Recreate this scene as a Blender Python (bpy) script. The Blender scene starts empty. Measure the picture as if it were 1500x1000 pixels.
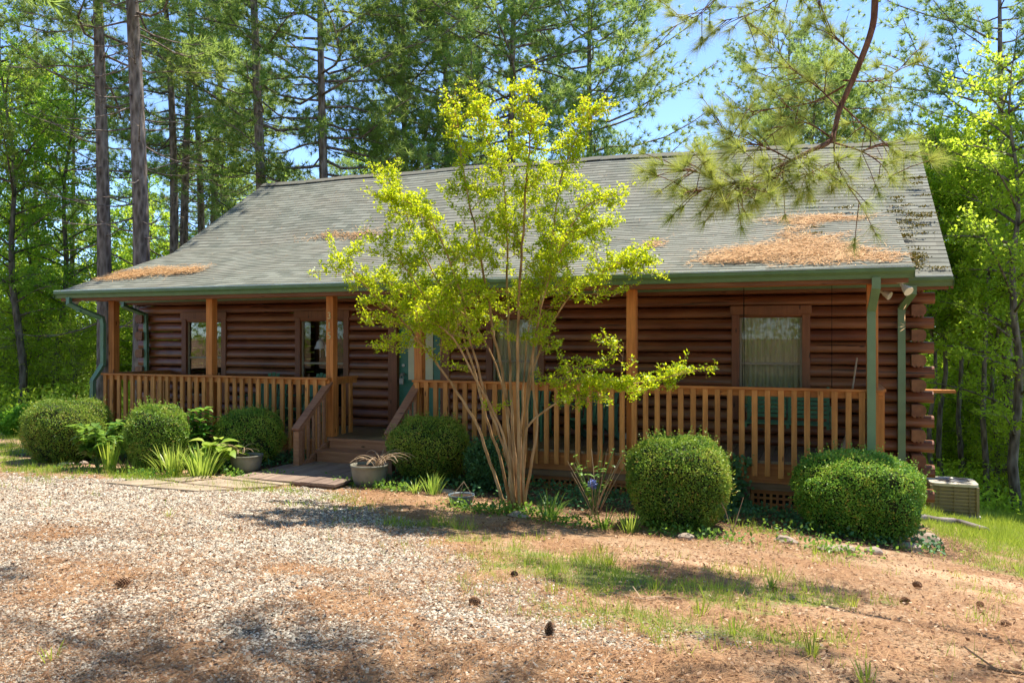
import bpy, math, random
import numpy as np
from mathutils import Vector, Matrix
R = math.radians
sc = bpy.context.scene
C = bpy.data.collections.new('place'); sc.collection.children.link(C)

# ---------------------------------------------------------------- camera, sky, sun, exposure
TH = R(21.4); EYE = 1.65; FPX = 1180.0; HY = 494.0
cam_d = bpy.data.cameras.new('camera'); cam = bpy.data.objects.new('camera', cam_d); C.objects.link(cam)
cam_d.sensor_width = 36; cam_d.lens = FPX/1500*36; cam_d.clip_end = 3000; cam_d.clip_start = 0.05
cam_d.shift_y = -6/1500
cam.location = (0, 0, EYE); cam.rotation_euler = (R(90), 0, TH)
sc.camera = cam
SUN = Vector((0.13, 0.40, 1.0)).normalized()
SUN_EL = math.asin(SUN.z); SUN_AZ = math.atan2(SUN.x, SUN.y)      # clockwise from +Y
w = bpy.data.worlds.new('World'); sc.world = w; w.use_nodes = True
nt = w.node_tree; bg = nt.nodes['Background']
sky = nt.nodes.new('ShaderNodeTexSky'); sky.sky_type = 'NISHITA'; sky.sun_disc = False
sky.sun_elevation = SUN_EL; sky.sun_rotation = SUN_AZ
sky.air_density = 0.55; sky.dust_density = 0.0; sky.ozone_density = 4.0
nt.links.new(sky.outputs[0], bg.inputs[0]); bg.inputs[1].default_value = 0.14
sd = bpy.data.lights.new('sun', 'SUN'); sd.energy = 3.6; sd.angle = R(0.6); sd.color = (1, .92, .77)
so = bpy.data.objects.new('sun', sd); C.objects.link(so)
so.rotation_euler = SUN.to_track_quat('Z', 'Y').to_euler(); so.location = (0, 0, 40)
sc.view_settings.view_transform = 'Standard'; sc.view_settings.look = 'None'
sc.view_settings.gamma = 1; sc.view_settings.exposure = 1.55
sc.view_settings.use_curve_mapping = False
try:
    sc.cycles.max_bounces = 8; sc.cycles.diffuse_bounces = 4; sc.cycles.transmission_bounces = 6
    sc.cycles.transparent_max_bounces = 8
except Exception: pass

# ---------------------------------------------------------------- measuring helpers
cT, sT = math.cos(TH), math.sin(TH)
def ray(px, py):
    u = (px-750)/FPX; v = (HY-py)/FPX
    return Vector((cT*u - sT, sT*u + cT, v))
def atd(px, py, d):
    r = ray(px, py); return Vector((r.x*d, r.y*d, EYE + r.z*d))
def atY(px, py, Y):
    r = ray(px, py); return atd(px, py, Y/r.y)
def sstep(a, b, x):
    t = np.clip((x-a)/(b-a), 0, 1); return t*t*(3-2*t)
def vnoise(x, y, s=0):
    x = np.asarray(x, float); y = np.asarray(y, float)
    xi = np.floor(x).astype(np.int64); yi = np.floor(y).astype(np.int64)
    fx = x-xi; fy = y-yi; fx = fx*fx*(3-2*fx); fy = fy*fy*(3-2*fy)
    def h(a, b):
        n = (a*374761393 + b*668265263 + s*1442695041) & 0xffffffff
        n = ((n ^ (n >> 13))*1274126177) & 0xffffffff
        return ((n ^ (n >> 16)) & 0xffff)/65535.0
    return (h(xi, yi)*(1-fx)+h(xi+1, yi)*fx)*(1-fy) + (h(xi, yi+1)*(1-fx)+h(xi+1, yi+1)*fx)*fy
def fbm(x, y, s=0, o=4):
    t = 0; a = .5
    for k in range(o):
        t = t + a*vnoise(np.asarray(x)*2**k, np.asarray(y)*2**k, s+k); a *= .5
    return t/(1-.5**o)
def H(x, y):
    x = np.asarray(x, float); y = np.asarray(y, float)
    s = sstep(3.5, 9.5, y)
    z1 = np.interp(x, [-30, -14, -8, -3.5, 0, 3, 8, 20], [-.42, -.38, -.33, -.45, -.52, -.8, -1.1, -1.6])
    d = np.clip(y-9.3, 0, 26); d = d - sstep(10, 26, d)*4
    sl = np.interp(x, [-20, -8, -3, 0, 2, 10], [.035, .02, .07, .10, .13, .15])
    z = z1*s - sl*d
    n = (fbm(x*.9+7, y*.9, 3, 3)-.5)*.07 + (fbm(x*.11, y*.11, 9, 2)-.5)*.5*sstep(20, 50, np.hypot(x, y))
    z = z + n
    m = sstep(-8.15, -7.9, x)*sstep(-5.98, -6.2, x)*sstep(9.1, 9.25, y)*sstep(11.4, 11.2, y)
    return z - m*np.maximum(0, z+.41)
def G(px, py):
    r = ray(px, py); d = EYE/max(-r.z, 1e-3)
    for k in range(30):
        z = float(H(r.x*d, r.y*d)); d = .5*d + .5*((z-EYE)/r.z)
    return Vector((r.x*d, r.y*d, float(H(r.x*d, r.y*d))))

# ---------------------------------------------------------------- object helpers
def tag(o, label=None, cat=None, group=None, kind=None):
    if label: o['label'] = label
    if cat: o['category'] = cat
    if group: o['group'] = group
    if kind: o['kind'] = kind
    return o
def empty(name, loc, label=None, cat=None, group=None, rz=0):
    o = bpy.data.objects.new(name, None); C.objects.link(o); o.location = loc
    o.rotation_euler = (0, 0, rz); o.empty_display_size = .2
    return tag(o, label, cat, group)
WORLD = {}
def wloc(o): return WORLD.get(o.name, Vector((0, 0, 0)))
def link(me, name, parent=None, origin=None):
    """vertices are in world space; the object's own origin is put at `origin` (or at its parent's)"""
    o = bpy.data.objects.new(name, me); C.objects.link(o)
    if parent is not None:
        po = Vector(wloc(parent)) if parent.name in WORLD else Vector(parent.location)
        me.transform(Matrix.Translation(-po)); o.parent = parent; WORLD[o.name] = po
    elif origin is not None:
        me.transform(Matrix.Translation(-Vector(origin))); o.location = origin; WORLD[o.name] = Vector(origin)
    else: WORLD[o.name] = Vector((0, 0, 0))
    return o
def copy_tree(o, parent=None):
    c = o.copy(); C.objects.link(c)
    if parent is not None: c.parent = parent
    for ch in list(o.children): copy_tree(ch, c)
    return c
class MB:
    def __init__(s): s.v = []; s.f = []; s.uv = []
    def add(s, vs, fs):
        b = len(s.v); s.v += [tuple(p) for p in vs]; s.f += [tuple(b+i for i in f) for f in fs]
    def box(s, x0, x1, y0, y1, z0, z1):
        s.add([(x0,y0,z0),(x1,y0,z0),(x1,y1,z0),(x0,y1,z0),(x0,y0,z1),(x1,y0,z1),(x1,y1,z1),(x0,y1,z1)],
              [(0,3,2,1),(4,5,6,7),(0,1,5,4),(1,2,6,5),(2,3,7,6),(3,0,4,7)]); return s
    def bar(s, a, b, wd, th, up=(0, 0, 1)):
        a = Vector(a); b = Vector(b); d = (b-a).normalized(); u = Vector(up)
        sd_ = d.cross(u)
        if sd_.length < 1e-4: sd_ = d.cross(Vector((0, 1, 0)))
        sd_.normalize(); u = sd_.cross(d)
        vs = []
        for p in (a, b):
            for i, j in ((-1,-1),(1,-1),(1,1),(-1,1)): vs.append(p + sd_*i*wd/2 + u*j*th/2)
        s.add(vs, [(0,1,2,3),(7,6,5,4),(0,4,5,1),(1,5,6,2),(2,6,7,3),(3,7,4,0)]); return s
    def sweep(s, pts, wd, th, up=(0, 1, 0)):
        """rectangular pipe along a path, mitred"""
        pts = [Vector(p) for p in pts]; vs = []; fs = []
        for i, p in enumerate(pts):
            d1 = (pts[i]-pts[i-1]).normalized() if i else (pts[1]-p).normalized()
            d2 = (pts[i+1]-p).normalized() if i < len(pts)-1 else d1
            d = (d1+d2).normalized(); k = 1/max(.5, d.dot(d1))
            sx = d.cross(Vector(up))
            sx = sx.normalized() if sx.length > .05 else Vector((1, 0, 0)); u = sx.cross(d).normalized()
            for a_, b_ in ((-1,-1),(1,-1),(1,1),(-1,1)): vs.append(p + sx*a_*wd/2 + u*b_*th/2*k)
        for i in range(len(pts)-1):
            for j in range(4): fs.append((i*4+j, i*4+(j+1)%4, i*4+4+(j+1)%4, i*4+4+j))
        n = len(pts)*4; fs += [(3,2,1,0), (n-4,n-3,n-2,n-1)]; s.add(vs, fs); return s
    def tube(s, pts, rad, n=6, cap=True):
        pts = [Vector(p) for p in pts]; vs = []; fs = []
        ref = None
        for i, p in enumerate(pts):
            d = (pts[min(i+1, len(pts)-1)] - pts[max(i-1, 0)])
            if d.length < 1e-9: d = Vector((0, 0, 1))
            d.normalize()
            if ref is None:
                ref = d.cross(Vector((0, 0, 1)))
                if ref.length < .1: ref = d.cross(Vector((1, 0, 0)))
            x = (ref - d*ref.dot(d)); x.normalize(); ref = x; y = d.cross(x)
            r = rad[i] if hasattr(rad, '__len__') else rad
            for k in range(n):
                a = 2*math.pi*k/n; vs.append(p + x*math.cos(a)*r + y*math.sin(a)*r)
        for i in range(len(pts)-1):
            for k in range(n): fs.append((i*n+k, i*n+(k+1)%n, (i+1)*n+(k+1)%n, (i+1)*n+k))
        if cap: fs += [tuple(range(n))[::-1], tuple(range((len(pts)-1)*n, len(pts)*n))]
        s.add(vs, fs); return s
    def lathe(s, c, prof, n=24):
        c = Vector(c); vs = []; fs = []
        for r, z in prof:
            for k in range(n):
                a = 2*math.pi*k/n; vs.append((c.x+r*math.cos(a), c.y+r*math.sin(a), c.z+z))
        for i in range(len(prof)-1):
            for k in range(n): fs.append((i*n+k, i*n+(k+1)%n, (i+1)*n+(k+1)%n, (i+1)*n+k))
        s.add(vs, fs); return s
    def prismx(s, x0, x1, prof):
        n = len(prof); vs = [(x0, y, z) for y, z in prof] + [(x1, y, z) for y, z in prof]
        fs = [(i, (i+1) % n, n+(i+1) % n, n+i) for i in range(n)] + [tuple(range(n))[::-1], tuple(range(n, 2*n))]
        s.add(vs, fs); return s
    def prismy(s, y0, y1, prof):
        n = len(prof); vs = [(x, y0, z) for x, z in prof] + [(x, y1, z) for x, z in prof]
        fs = [(i, (i+1) % n, n+(i+1) % n, n+i) for i in range(n)] + [tuple(range(n))[::-1], tuple(range(n, 2*n))]
        s.add(vs, fs); return s
    def build(s, name, mat, parent=None, origin=None, smooth=False, bevel=0):
        me = bpy.data.meshes.new(name); me.from_pydata(s.v, [], s.f); me.validate()
        import bmesh
        bm = bmesh.new(); bm.from_mesh(me); bmesh.ops.recalc_face_normals(bm, faces=bm.faces); bm.to_mesh(me); bm.free()
        me.materials.append(mat)
        if smooth: me.polygons.foreach_set('use_smooth', [True]*len(me.polygons))
        o = link(me, name, parent, origin)
        if bevel:
            b = o.modifiers.new('bevel', 'BEVEL'); b.width = bevel; b.segments = 2; b.limit_method = 'ANGLE'
        return o
def npmesh(name, V, F, mat, rnd=None, parent=None, origin=None, smooth=False):
    me = bpy.data.meshes.new(name); V = np.asarray(V, np.float32); F = np.asarray(F, np.int32); k = F.shape[1]; m = len(F)
    me.vertices.add(len(V)); me.vertices.foreach_set('co', V.ravel())
    me.loops.add(m*k); me.loops.foreach_set('vertex_index', F.ravel())
    me.polygons.add(m); me.polygons.foreach_set('loop_start', np.arange(m, dtype=np.int32)*k)
    me.polygons.foreach_set('loop_total', np.full(m, k, np.int32))
    if smooth: me.polygons.foreach_set('use_smooth', np.ones(m, bool))
    me.update(calc_edges=True)
    if rnd is not None:
        a = me.attributes.new('rnd', 'FLOAT', 'FACE'); a.data.foreach_set('value', np.asarray(rnd, np.float32))
    if mat: me.materials.append(mat)
    return link(me, name, parent, origin)

# ---------------------------------------------------------------- materials
MATS = {}
def mat(name, rough=.8, spec=.3):
    m = bpy.data.materials.new(name); m.use_nodes = True
    b = m.node_tree.nodes['Principled BSDF']; b.inputs['Roughness'].default_value = rough
    b.inputs['Specular IOR Level'].default_value = spec
    return m, m.node_tree, b
def N(t, typ, **kw):
    n = t.nodes.new(typ)
    for k, v in kw.items(): setattr(n, k, v)
    return n
def ramp(t, fac, stops):
    r = N(t, 'ShaderNodeValToRGB'); e = r.color_ramp.elements
    while len(e) < len(stops): e.new(.5)
    for i, (p, c) in enumerate(stops):
        e[i].position = p; e[i].color = (*c, 1) if len(c) == 3 else c
    t.links.new(fac, r.inputs[0]); return r.outputs[0]
def noise(t, scale, vec=None, detail=4, rough=.6):
    n = N(t, 'ShaderNodeTexNoise'); n.inputs['Scale'].default_value = scale
    n.inputs['Detail'].default_value = detail; n.inputs['Roughness'].default_value = rough
    if vec is not None: t.links.new(vec, n.inputs['Vector'])
    return n.outputs['Fac']
def coords(t, sc_=(1, 1, 1), out='Object'):
    c = N(t, 'ShaderNodeTexCoord'); mp = N(t, 'ShaderNodeMapping'); mp.inputs['Scale'].default_value = sc_
    t.links.new(c.outputs[out], mp.inputs[0]); return mp.outputs[0]
def bump(t, b, h, s=.3, d=.01):
    n = N(t, 'ShaderNodeBump'); n.inputs['Strength'].default_value = s; n.inputs['Distance'].default_value = d
    t.links.new(h, n.inputs['Height']); t.links.new(n.outputs[0], b.inputs['Normal'])
def mixc(t, fac, a, b, mode='MIX'):
    m = N(t, 'ShaderNodeMix', data_type='RGBA', blend_type=mode)
    if hasattr(fac, 'links'): t.links.new(fac, m.inputs['Factor'])
    else: m.inputs['Factor'].default_value = fac
    for v, i in ((a, 6), (b, 7)):
        if hasattr(v, 'links'): t.links.new(v, m.inputs[i])
        else: m.inputs[i].default_value = (*v, 1)
    return m.outputs[2]
def math_(t, op, a, b=None):
    m = N(t, 'ShaderNodeMath', operation=op)
    for v, i in ((a, 0), (b, 1)):
        if v is None: continue
        if hasattr(v, 'links'): t.links.new(v, m.inputs[i])
        else: m.inputs[i].default_value = v
    return m.outputs[0]
def wood(name, c1, c2, axis, rough=.65, spec=.3, grain=28, knots=True):
    m, t, b = mat(name, rough, spec); s = [grain]*3; s['xyz'.index(axis)] = grain*.06
    v = coords(t, tuple(s)); n1 = noise(t, 1, v, 5, .65)
    v2 = coords(t, (1, 1, 1)); n2 = noise(t, 1.3, v2, 3)
    c = ramp(t, n1, [(.3, c1), (.7, c2)])
    dk = tuple(x*.55 for x in c1)
    c = mixc(t, math_(t, 'MULTIPLY', ramp(t, n2, [(.45, (0, 0, 0)), (.75, (1, 1, 1))]), .6), c, dk)
    if knots:
        vv = N(t, 'ShaderNodeTexVoronoi'); vv.inputs['Scale'].default_value = 1
        k = [7]*3; k['xyz'.index(axis)] = 2.2
        t.links.new(coords(t, tuple(k)), vv.inputs['Vector'])
        c = mixc(t, ramp(t, vv.outputs['Distance'], [(.05, (1, 1, 1)), (.12, (0, 0, 0))]), c, tuple(x*.25 for x in c1))
    ge = N(t, 'ShaderNodeNewGeometry'); oi = N(t, 'ShaderNodeObjectInfo'); hs = N(t, 'ShaderNodeHueSaturation'); t.links.new(c, hs.inputs['Color'])
    vr = math_(t, 'ADD', math_(t, 'MULTIPLY', ge.outputs['Random Per Island'], .34), math_(t, 'MULTIPLY', oi.outputs['Random'], .3)); t.links.new(math_(t, 'ADD', vr, .70), hs.inputs['Value'])
    t.links.new(math_(t, 'ADD', math_(t, 'MULTIPLY', ge.outputs['Random Per Island'], .014), .493), hs.inputs['Hue'])
    c = hs.outputs[0]; t.links.new(c, b.inputs['Base Color']); bump(t, b, n1, .35, .004); return m
def leafm(name, cols, trans, tfac=.45, rough=.5, spec=.35, ov=1):
    """cols: albedo stops across the leaf-to-leaf variation; trans: light passing through"""
    m = bpy.data.materials.new(name); m.use_nodes = True; t = m.node_tree; b = t.nodes['Principled BSDF']
    a = N(t, 'ShaderNodeAttribute'); a.attribute_name = 'rnd'
    k = len(cols); c = ramp(t, a.outputs['Fac'], [(i/(k-1), x) for i, x in enumerate(cols)])
    oi = N(t, 'ShaderNodeObjectInfo')
    hs = N(t, 'ShaderNodeHueSaturation'); t.links.new(c, hs.inputs['Color'])
    t.links.new(math_(t, 'ADD', math_(t, 'MULTIPLY', oi.outputs['Random'], .04*ov), .5-.02*ov), hs.inputs['Hue'])
    t.links.new(math_(t, 'ADD', math_(t, 'MULTIPLY', oi.outputs['Random'], .3*ov), 1-.15*ov), hs.inputs['Value'])
    t.links.new(hs.outputs[0], b.inputs['Base Color']); b.inputs['Roughness'].default_value = rough
    b.inputs['Specular IOR Level'].default_value = spec
    tr = N(t, 'ShaderNodeBsdfTranslucent')
    tc = mixc(t, .55, hs.outputs[0], trans)
    t.links.new(tc, tr.inputs[0])
    mx = N(t, 'ShaderNodeMixShader'); mx.inputs[0].default_value = tfac
    t.links.new(b.outputs[0], mx.inputs[1]); t.links.new(tr.outputs[0], mx.inputs[2])
    t.links.new(mx.outputs[0], t.nodes['Material Output'].inputs[0]); return m
def plain(name, c, rough=.6, spec=.4, metal=0, var=.25, sc_=6, bmp=0):
    m, t, b = mat(name, rough, spec); b.inputs['Metallic'].default_value = metal
    n = noise(t, sc_, coords(t), 4)
    t.links.new(ramp(t, n, [(.3, tuple(x*(1-var) for x in c)), (.7, tuple(min(1, x*(1+var)) for x in c))]), b.inputs['Base Color'])
    if bmp: bump(t, b, noise(t, sc_*8, coords(t)), .4, bmp)
    return m

OR1, OR2 = (.42, .14, .034), (.74, .30, .085)
M = {}
M['post'] = wood('cedar_post_wood', OR1, OR2, 'z')
M['rail'] = wood('cedar_rail_wood', OR1, OR2, 'x')
M['railz'] = wood('cedar_baluster_wood', (.40, .145, .04), (.70, .30, .09), 'z')
M['rim'] = wood('cedar_rim_wood', (.28, .10, .036), (.48, .19, .07), 'x')
M['stair'] = wood('stained_stair_wood', (.28, .125, .07), (.45, .22, .13), 'x')
M['deck'] = wood('weathered_deck_wood', (.17, .12, .08), (.32, .24, .16), 'y')
M['walk'] = wood('weathered_walkway_wood', (.20, .14, .11), (.33, .24, .19), 'y')
M['beam'] = wood('grey_brown_beam_wood', (.15, .085, .05), (.26, .16, .10), 'x')
M['log'] = wood('dark_stained_log', (.135, .040, .016), (.31, .10, .038), 'x', .36, .5, 14)
t = M['log'].node_tree; b = t.nodes['Principled BSDF']; src = b.inputs['Base Color'].links[0].from_socket
ck = noise(t, 1, coords(t, (.9, 30, 30)), 3, .5); c = mixc(t, ramp(t, ck, [(.33, (1, 1, 1)), (.36, (0, 0, 0))]), src, (.03, .012, .008))
fd_ = noise(t, 1, coords(t, (.5, 3, 5.6)), 3, .6); c = mixc(t, math_(t, 'MULTIPLY', ramp(t, fd_, [(.48, (0, 0, 0)), (.72, (1, 1, 1))]), .6), c, (.40, .17, .07)); t.links.new(c, b.inputs['Base Color'])
M['logy'] = wood('dark_stained_log_end', (.15, .055, .025), (.28, .115, .055), 'y', .55, .4, 14)
M['trim'] = wood('red_brown_trim', (.16, .052, .024), (.27, .095, .042), 'z', .5, .4)
M['soffit'] = wood('brown_soffit', (.16, .065, .035), (.25, .11, .06), 'x')
M['gutter'] = plain('green_gutter_paint', (.10, .175, .075), .35, .5, 0, .12)
M['gutter_lip'] = plain('pale_drip_edge', (.50, .56, .56), .3, .5, .2, .1)
M['pipe'] = plain('green_downspout_paint', (.09, .20, .13), .4, .5, 0, .15, 3)
M['pipe_b'] = plain('sage_downspout_paint', (.15, .235, .13), .4, .5, 0, .15, 3)
M['door'] = plain('green_door_paint', (.04, .17, .12), .4, .5, 0, .1)
M['blind'] = plain('cream_blind', (.62, .58, .42), .7, .2, 0, .06)
M['sash'] = plain('tan_sash', (.30, .25, .18), .5, .4, 0, .1)
M['metal'] = plain('dull_metal', (.35, .33, .30), .4, .5, .6, .15)
M['white'] = plain('white_fixture_plastic', (.72, .66, .55), .4, .5, 0, .05)
M['brass'] = plain('brass_number', (.55, .42, .22), .4, .5, .3, .05)
M['void'] = plain('dark_interior', (.015, .013, .012), .9, .1)
M['flag'] = plain('tan_flagstone', (.30, .24, .175), .9, .2, 0, .25, 5, .004)
M['pad'] = plain('concrete', (.36, .34, .30), .9, .2, 0, .2, 5, .004)
M['block'] = plain('foundation_block', (.22, .20, .18), .9, .2, 0, .2, 5, .004)
m, t, b = mat('curtain_cloth', .9, .1); v = coords(t, (38, 1, 1)); 
wv = noise(t, 1, v, 2); t.links.new(ramp(t, wv, [(.3, (.40, .36, .24)), (.7, (.62, .56, .40))]), b.inputs['Base Color']); M['curtain'] = m
m = bpy.data.materials.new('window_glass'); m.use_nodes = True; t = m.node_tree; t.nodes.remove(t.nodes['Principled BSDF'])
gl = N(t, 'ShaderNodeBsdfGlossy'); gl.inputs['Roughness'].default_value = .02; tp = N(t, 'ShaderNodeBsdfTransparent')
tp.inputs[0].default_value = (.93, .95, .93, 1)
fr = N(t, 'ShaderNodeFresnel'); fr.inputs[0].default_value = 1.4; mx = N(t, 'ShaderNodeMixShader')
t.links.new(math_(t, 'MULTIPLY', fr.outputs[0], .75), mx.inputs[0]); t.links.new(tp.outputs[0], mx.inputs[1]); t.links.new(gl.outputs[0], mx.inputs[2])
t.links.new(mx.outputs[0], t.nodes['Material Output'].inputs[0]); M['glass'] = m
# asphalt shingles: tabs from a brick pattern laid out in metres on the roof's own UVs
m, t, b = mat('asphalt_shingles', .9, .25)
uvn = N(t, 'ShaderNodeTexCoord'); br = N(t, 'ShaderNodeTexBrick'); t.links.new(uvn.outputs['UV'], br.inputs['Vector'])
br.inputs['Color1'].default_value = (.125, .135, .115, 1); br.inputs['Color2'].default_value = (.215, .225, .195, 1)
br.inputs['Mortar'].default_value = (.13, .13, .11, 1); br.inputs['Scale'].default_value = 1
br.inputs['Mortar Size'].default_value = .006; br.inputs['Brick Width'].default_value = .30; br.inputs['Row Height'].default_value = .142
br.inputs['Bias'].default_value = -.1
n1 = noise(t, 240, coords(t), 2); n2 = noise(t, .9, coords(t), 4)
c = mixc(t, .5, br.outputs['Color'], ramp(t, n1, [(.3, (.35, .35, .35)), (.7, (.75, .75, .75))]), 'OVERLAY')
c = mixc(t, math_(t, 'MULTIPLY', ramp(t, n2, [(.4, (0, 0, 0)), (.7, (1, 1, 1))]), .4), c, (.20, .175, .14))
t.links.new(c, b.inputs['Base Color']); bump(t, b, n1, .5, .003); M['shingle'] = m
# bark
def bark(name, c1, c2, sc_=9):
    m, t, b = mat(name, .9, .15)
    v = coords(t, (sc_, sc_, sc_*.28)); vo = N(t, 'ShaderNodeTexVoronoi'); vo.inputs['Scale'].default_value = 1.3
    t.links.new(v, vo.inputs['Vector']); n = noise(t, 2.2, v, 5)
    h = math_(t, 'ADD', math_(t, 'MULTIPLY', vo.outputs['Distance'], .6), math_(t, 'MULTIPLY', n, .6))
    t.links.new(ramp(t, h, [(.3, tuple(x*.45 for x in c1)), (.52, c1), (.85, c2)]), b.inputs['Base Color'])
    bump(t, b, h, .9, .03); return m
M['bark'] = bark('pine_bark', (.155, .12, .10), (.33, .27, .235))
M['bark_d'] = bark('hardwood_bark', (.12, .10, .08), (.25, .215, .175), 7)
M['bark_c'] = bark('smooth_tan_bark', (.38, .22, .10), (.56, .36, .19), 9)
M['bark_r'] = bark('red_brown_bough_bark', (.15, .07, .045), (.28, .14, .09), 22)
M['twig'] = plain('dry_twig', (.42, .30, .20), .9, .1)
# foliage
M['pine'] = leafm('pine_needles', [(.10, .18, .04), (.17, .28, .06), (.30, .38, .10)], (.58, .72, .16), .55, .45, .35)
M['pine_near'] = leafm('near_pine_needles', [(.16, .25, .05), (.27, .36, .07), (.42, .40, .10)], (.68, .72, .14), .5)
M['leaf'] = leafm('woodland_leaves', [(.07, .18, .02), (.14, .30, .025), (.25, .40, .04)], (.55, .85, .08), .58)
M['leaf_y'] = leafm('sunny_woodland_leaves', [(.13, .27, .02), (.25, .40, .03), (.42, .52, .05)], (.80, .98, .08), .68)  # brighter, yellower copy: backlit sun glow put into the leaf colour
M['crepe'] = leafm('crepe_myrtle_leaves', [(.18, .32, .012), (.32, .45, .015), (.50, .54, .03), (.64, .32, .08)], (.86, .86, .015), .6, .4, .35)
M['box'] = leafm('boxwood_leaves', [(.08, .19, .025), (.19, .34, .04), (.38, .50, .07), (.48, .30, .08)], (.36, .52, .06), .32, .5, .3)
M['boxcore'] = plain('shrub_dark_core', (.03, .04, .018), .9, .1)  # for the opaque dark green core added inside each shrub
M['lush'] = leafm('garden_leaves', [(.05, .16, .03), (.10, .26, .04), (.22, .38, .06)], (.45, .68, .08), .42, .4, .4)
M['lime'] = leafm('lime_hosta_leaves', [(.16, .32, .04), (.30, .45, .06), (.45, .55, .12)], (.62, .75, .12), .42, .4, .4)
M['ivy'] = leafm('ivy_leaves', [(.04, .11, .04), (.07, .17, .06), (.12, .24, .08)], (.2, .36, .08), .25)
M['grass'] = leafm('grass_blades', [(.14, .25, .03), (.28, .40, .04), (.46, .48, .10)], (.60, .66, .08), .45, .5, .3)
M['flower'] = leafm('blue_flower', [(.15, .2, .6), (.3, .35, .75)], (.3, .3, .8), .2)
M['straw'] = leafm('fallen_pine_straw', [(.15, .075, .038), (.30, .155, .075), (.47, .28, .145)], (.4, .25, .1), .08, .7, .2, 0)
M['litter'] = leafm('fallen_leaves', [(.10, .05, .03), (.22, .115, .065), (.38, .23, .14), (.56, .42, .30)], (.4, .2, .1), .1, .8, .15, 0)
M['roofstraw'] = leafm('roof_pine_straw', [(.34, .175, .07), (.56, .32, .14), (.72, .47, .24)], (.5, .3, .1), .12, .7, .2, 0)
M['stone'] = leafm('gravel_stones', [(.085, .075, .065), (.22, .19, .16), (.39, .345, .285), (.60, .53, .44)], (.3, .3, .3), 0.0, .9, .2, 0)
# ================================================================ ground
def poly_sd(px, py, poly):
    """signed distance in metres to a plan polygon, positive inside"""
    px = np.asarray(px, float); py = np.asarray(py, float); d = np.full(px.shape, 1e9); ins = np.zeros(px.shape, bool); n = len(poly)
    for i in range(n):
        ax, ay = poly[i]; bx, by = poly[(i+1) % n]; ex, ey = bx-ax, by-ay
        t_ = np.clip(((px-ax)*ex+(py-ay)*ey)/(ex*ex+ey*ey+1e-9), 0, 1)
        d = np.minimum(d, np.hypot(px-ax-t_*ex, py-ay-t_*ey))
        cond = ((ay > py) != (by > py)) & (px < (bx-ax)*(py-ay)/((by-ay) if by != ay else 1e-9)+ax); ins ^= cond
    return np.where(ins, d, -d)
GP = [G(*p).xy[:] for p in [(0, 698), (200, 703), (350, 716), (470, 716), (530, 735), (610, 790), (700, 820), (790, 870), (880, 920), (960, 975), (1040, 1100)]]
GP += [(1.2, 1.5), (3, -12), (-30, -12), (-34, 9.5)]
def m_gravel(x, y):
    d = poly_sd(x, y, GP) + (fbm(x*1.7, y*1.7, 21)-.5)*1.5
    return sstep(-.35, .5, d)*(1-.75*sstep(.52, .66, fbm(x*.8+3, y*.8, 33, 3))*sstep(6.6, 4.8, y))
GB = [(950, 845, 1.5, .8, .95), (860, 820, .9, .45, .8), (1060, 860, 1.3, .7, .95), (1000, 915, 1.0, .4, .75), (1180, 870, 1.0, .5, .6), (1130, 850, .5, .3, .6), (1180, 950, .3, .15, .5), (860, 900, .4, .2, .4),
      (1440, 760, 2.2, 2.2, 1.3), (1490, 745, 4, 4.5, 1.3), (1400, 800, .6, .5, .8), (120, 692, 4.5, .42, 1.1), (20, 660, 3.5, 1.6, 1.0), (-60, 640, 6, 5, 1.0),
      (600, 765, 1.0, .45, .85), (520, 748, .7, .3, .6), (690, 790, .6, .3, .6), (1260, 900, .5, .2, .45), (1120, 780, .8, .2, .5), (800, 790, .5, .25, .4)]
GBW = [(*G(a, b_).xy[:], c_, d_, e_) for a, b_, c_, d_, e_ in GB]+[(3.6, 15.5, 2.6, 6.5, 1.9), (6.5, 20, 5, 5, 1.8), (2.9, 10.6, 1.2, 1.6, 1.3)]
def m_grass(x, y):
    g = 0
    for cx, cy, rx, ry, s_ in GBW: g = np.maximum(g, s_*np.exp(-(((x-cx)/rx)**2+((y-cy)/ry)**2)*.8))
    return np.clip(g*1.3 - (sstep(.36, .62, fbm(x*2.6, y*2.6, 51))*.8 + sstep(.4, .6, fbm(x*7, y*7, 53, 2))*.35)*(g < 1.25), 0, 1)
SB = [(*G(a, b_).xy[:], c_, d_) for a, b_, c_, d_ in [(1440, 850, .9, .35), (1030, 825, .8, .16), (800, 812, .6, .12), (1500, 880, .5, .3)]]
def m_soil(x, y):
    g = 0
    for cx, cy, rx, ry in SB: g = np.maximum(g, np.exp(-(((x-cx)/rx)**2+((y-cy)/ry)**2)))
    return np.clip(g*1.3-(fbm(x*3, y*3, 71)-.3)*.7, 0, 1)
xs = np.unique(np.concatenate([np.linspace(-900, -60, 12), np.linspace(-60, -16, 45), np.arange(-16, 8, .09), np.linspace(8, 60, 53), np.linspace(60, 900, 12)]))
ys = np.unique(np.concatenate([np.linspace(-900, -30, 10), np.linspace(-30, 2, 22), np.arange(2, 13, .09), np.arange(13, 30, .4), np.linspace(30, 80, 40), np.linspace(80, 900, 12)]))
X, Y = np.meshgrid(xs, ys); Z = H(X, Y)
V = np.stack([X, Y, Z], -1).reshape(-1, 3); nx, ny = len(xs), len(ys)
ii = (np.arange(ny-1)[:, None]*nx + np.arange(nx-1)[None]).ravel()
F = np.stack([ii, ii+1, ii+1+nx, ii+nx], 1)
m, t, b = mat('yard_ground', .95, .15)
def attr(t, n):
    a = N(t, 'ShaderNodeAttribute'); a.attribute_name = n; return a.outputs['Fac']
co = coords(t)
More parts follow.
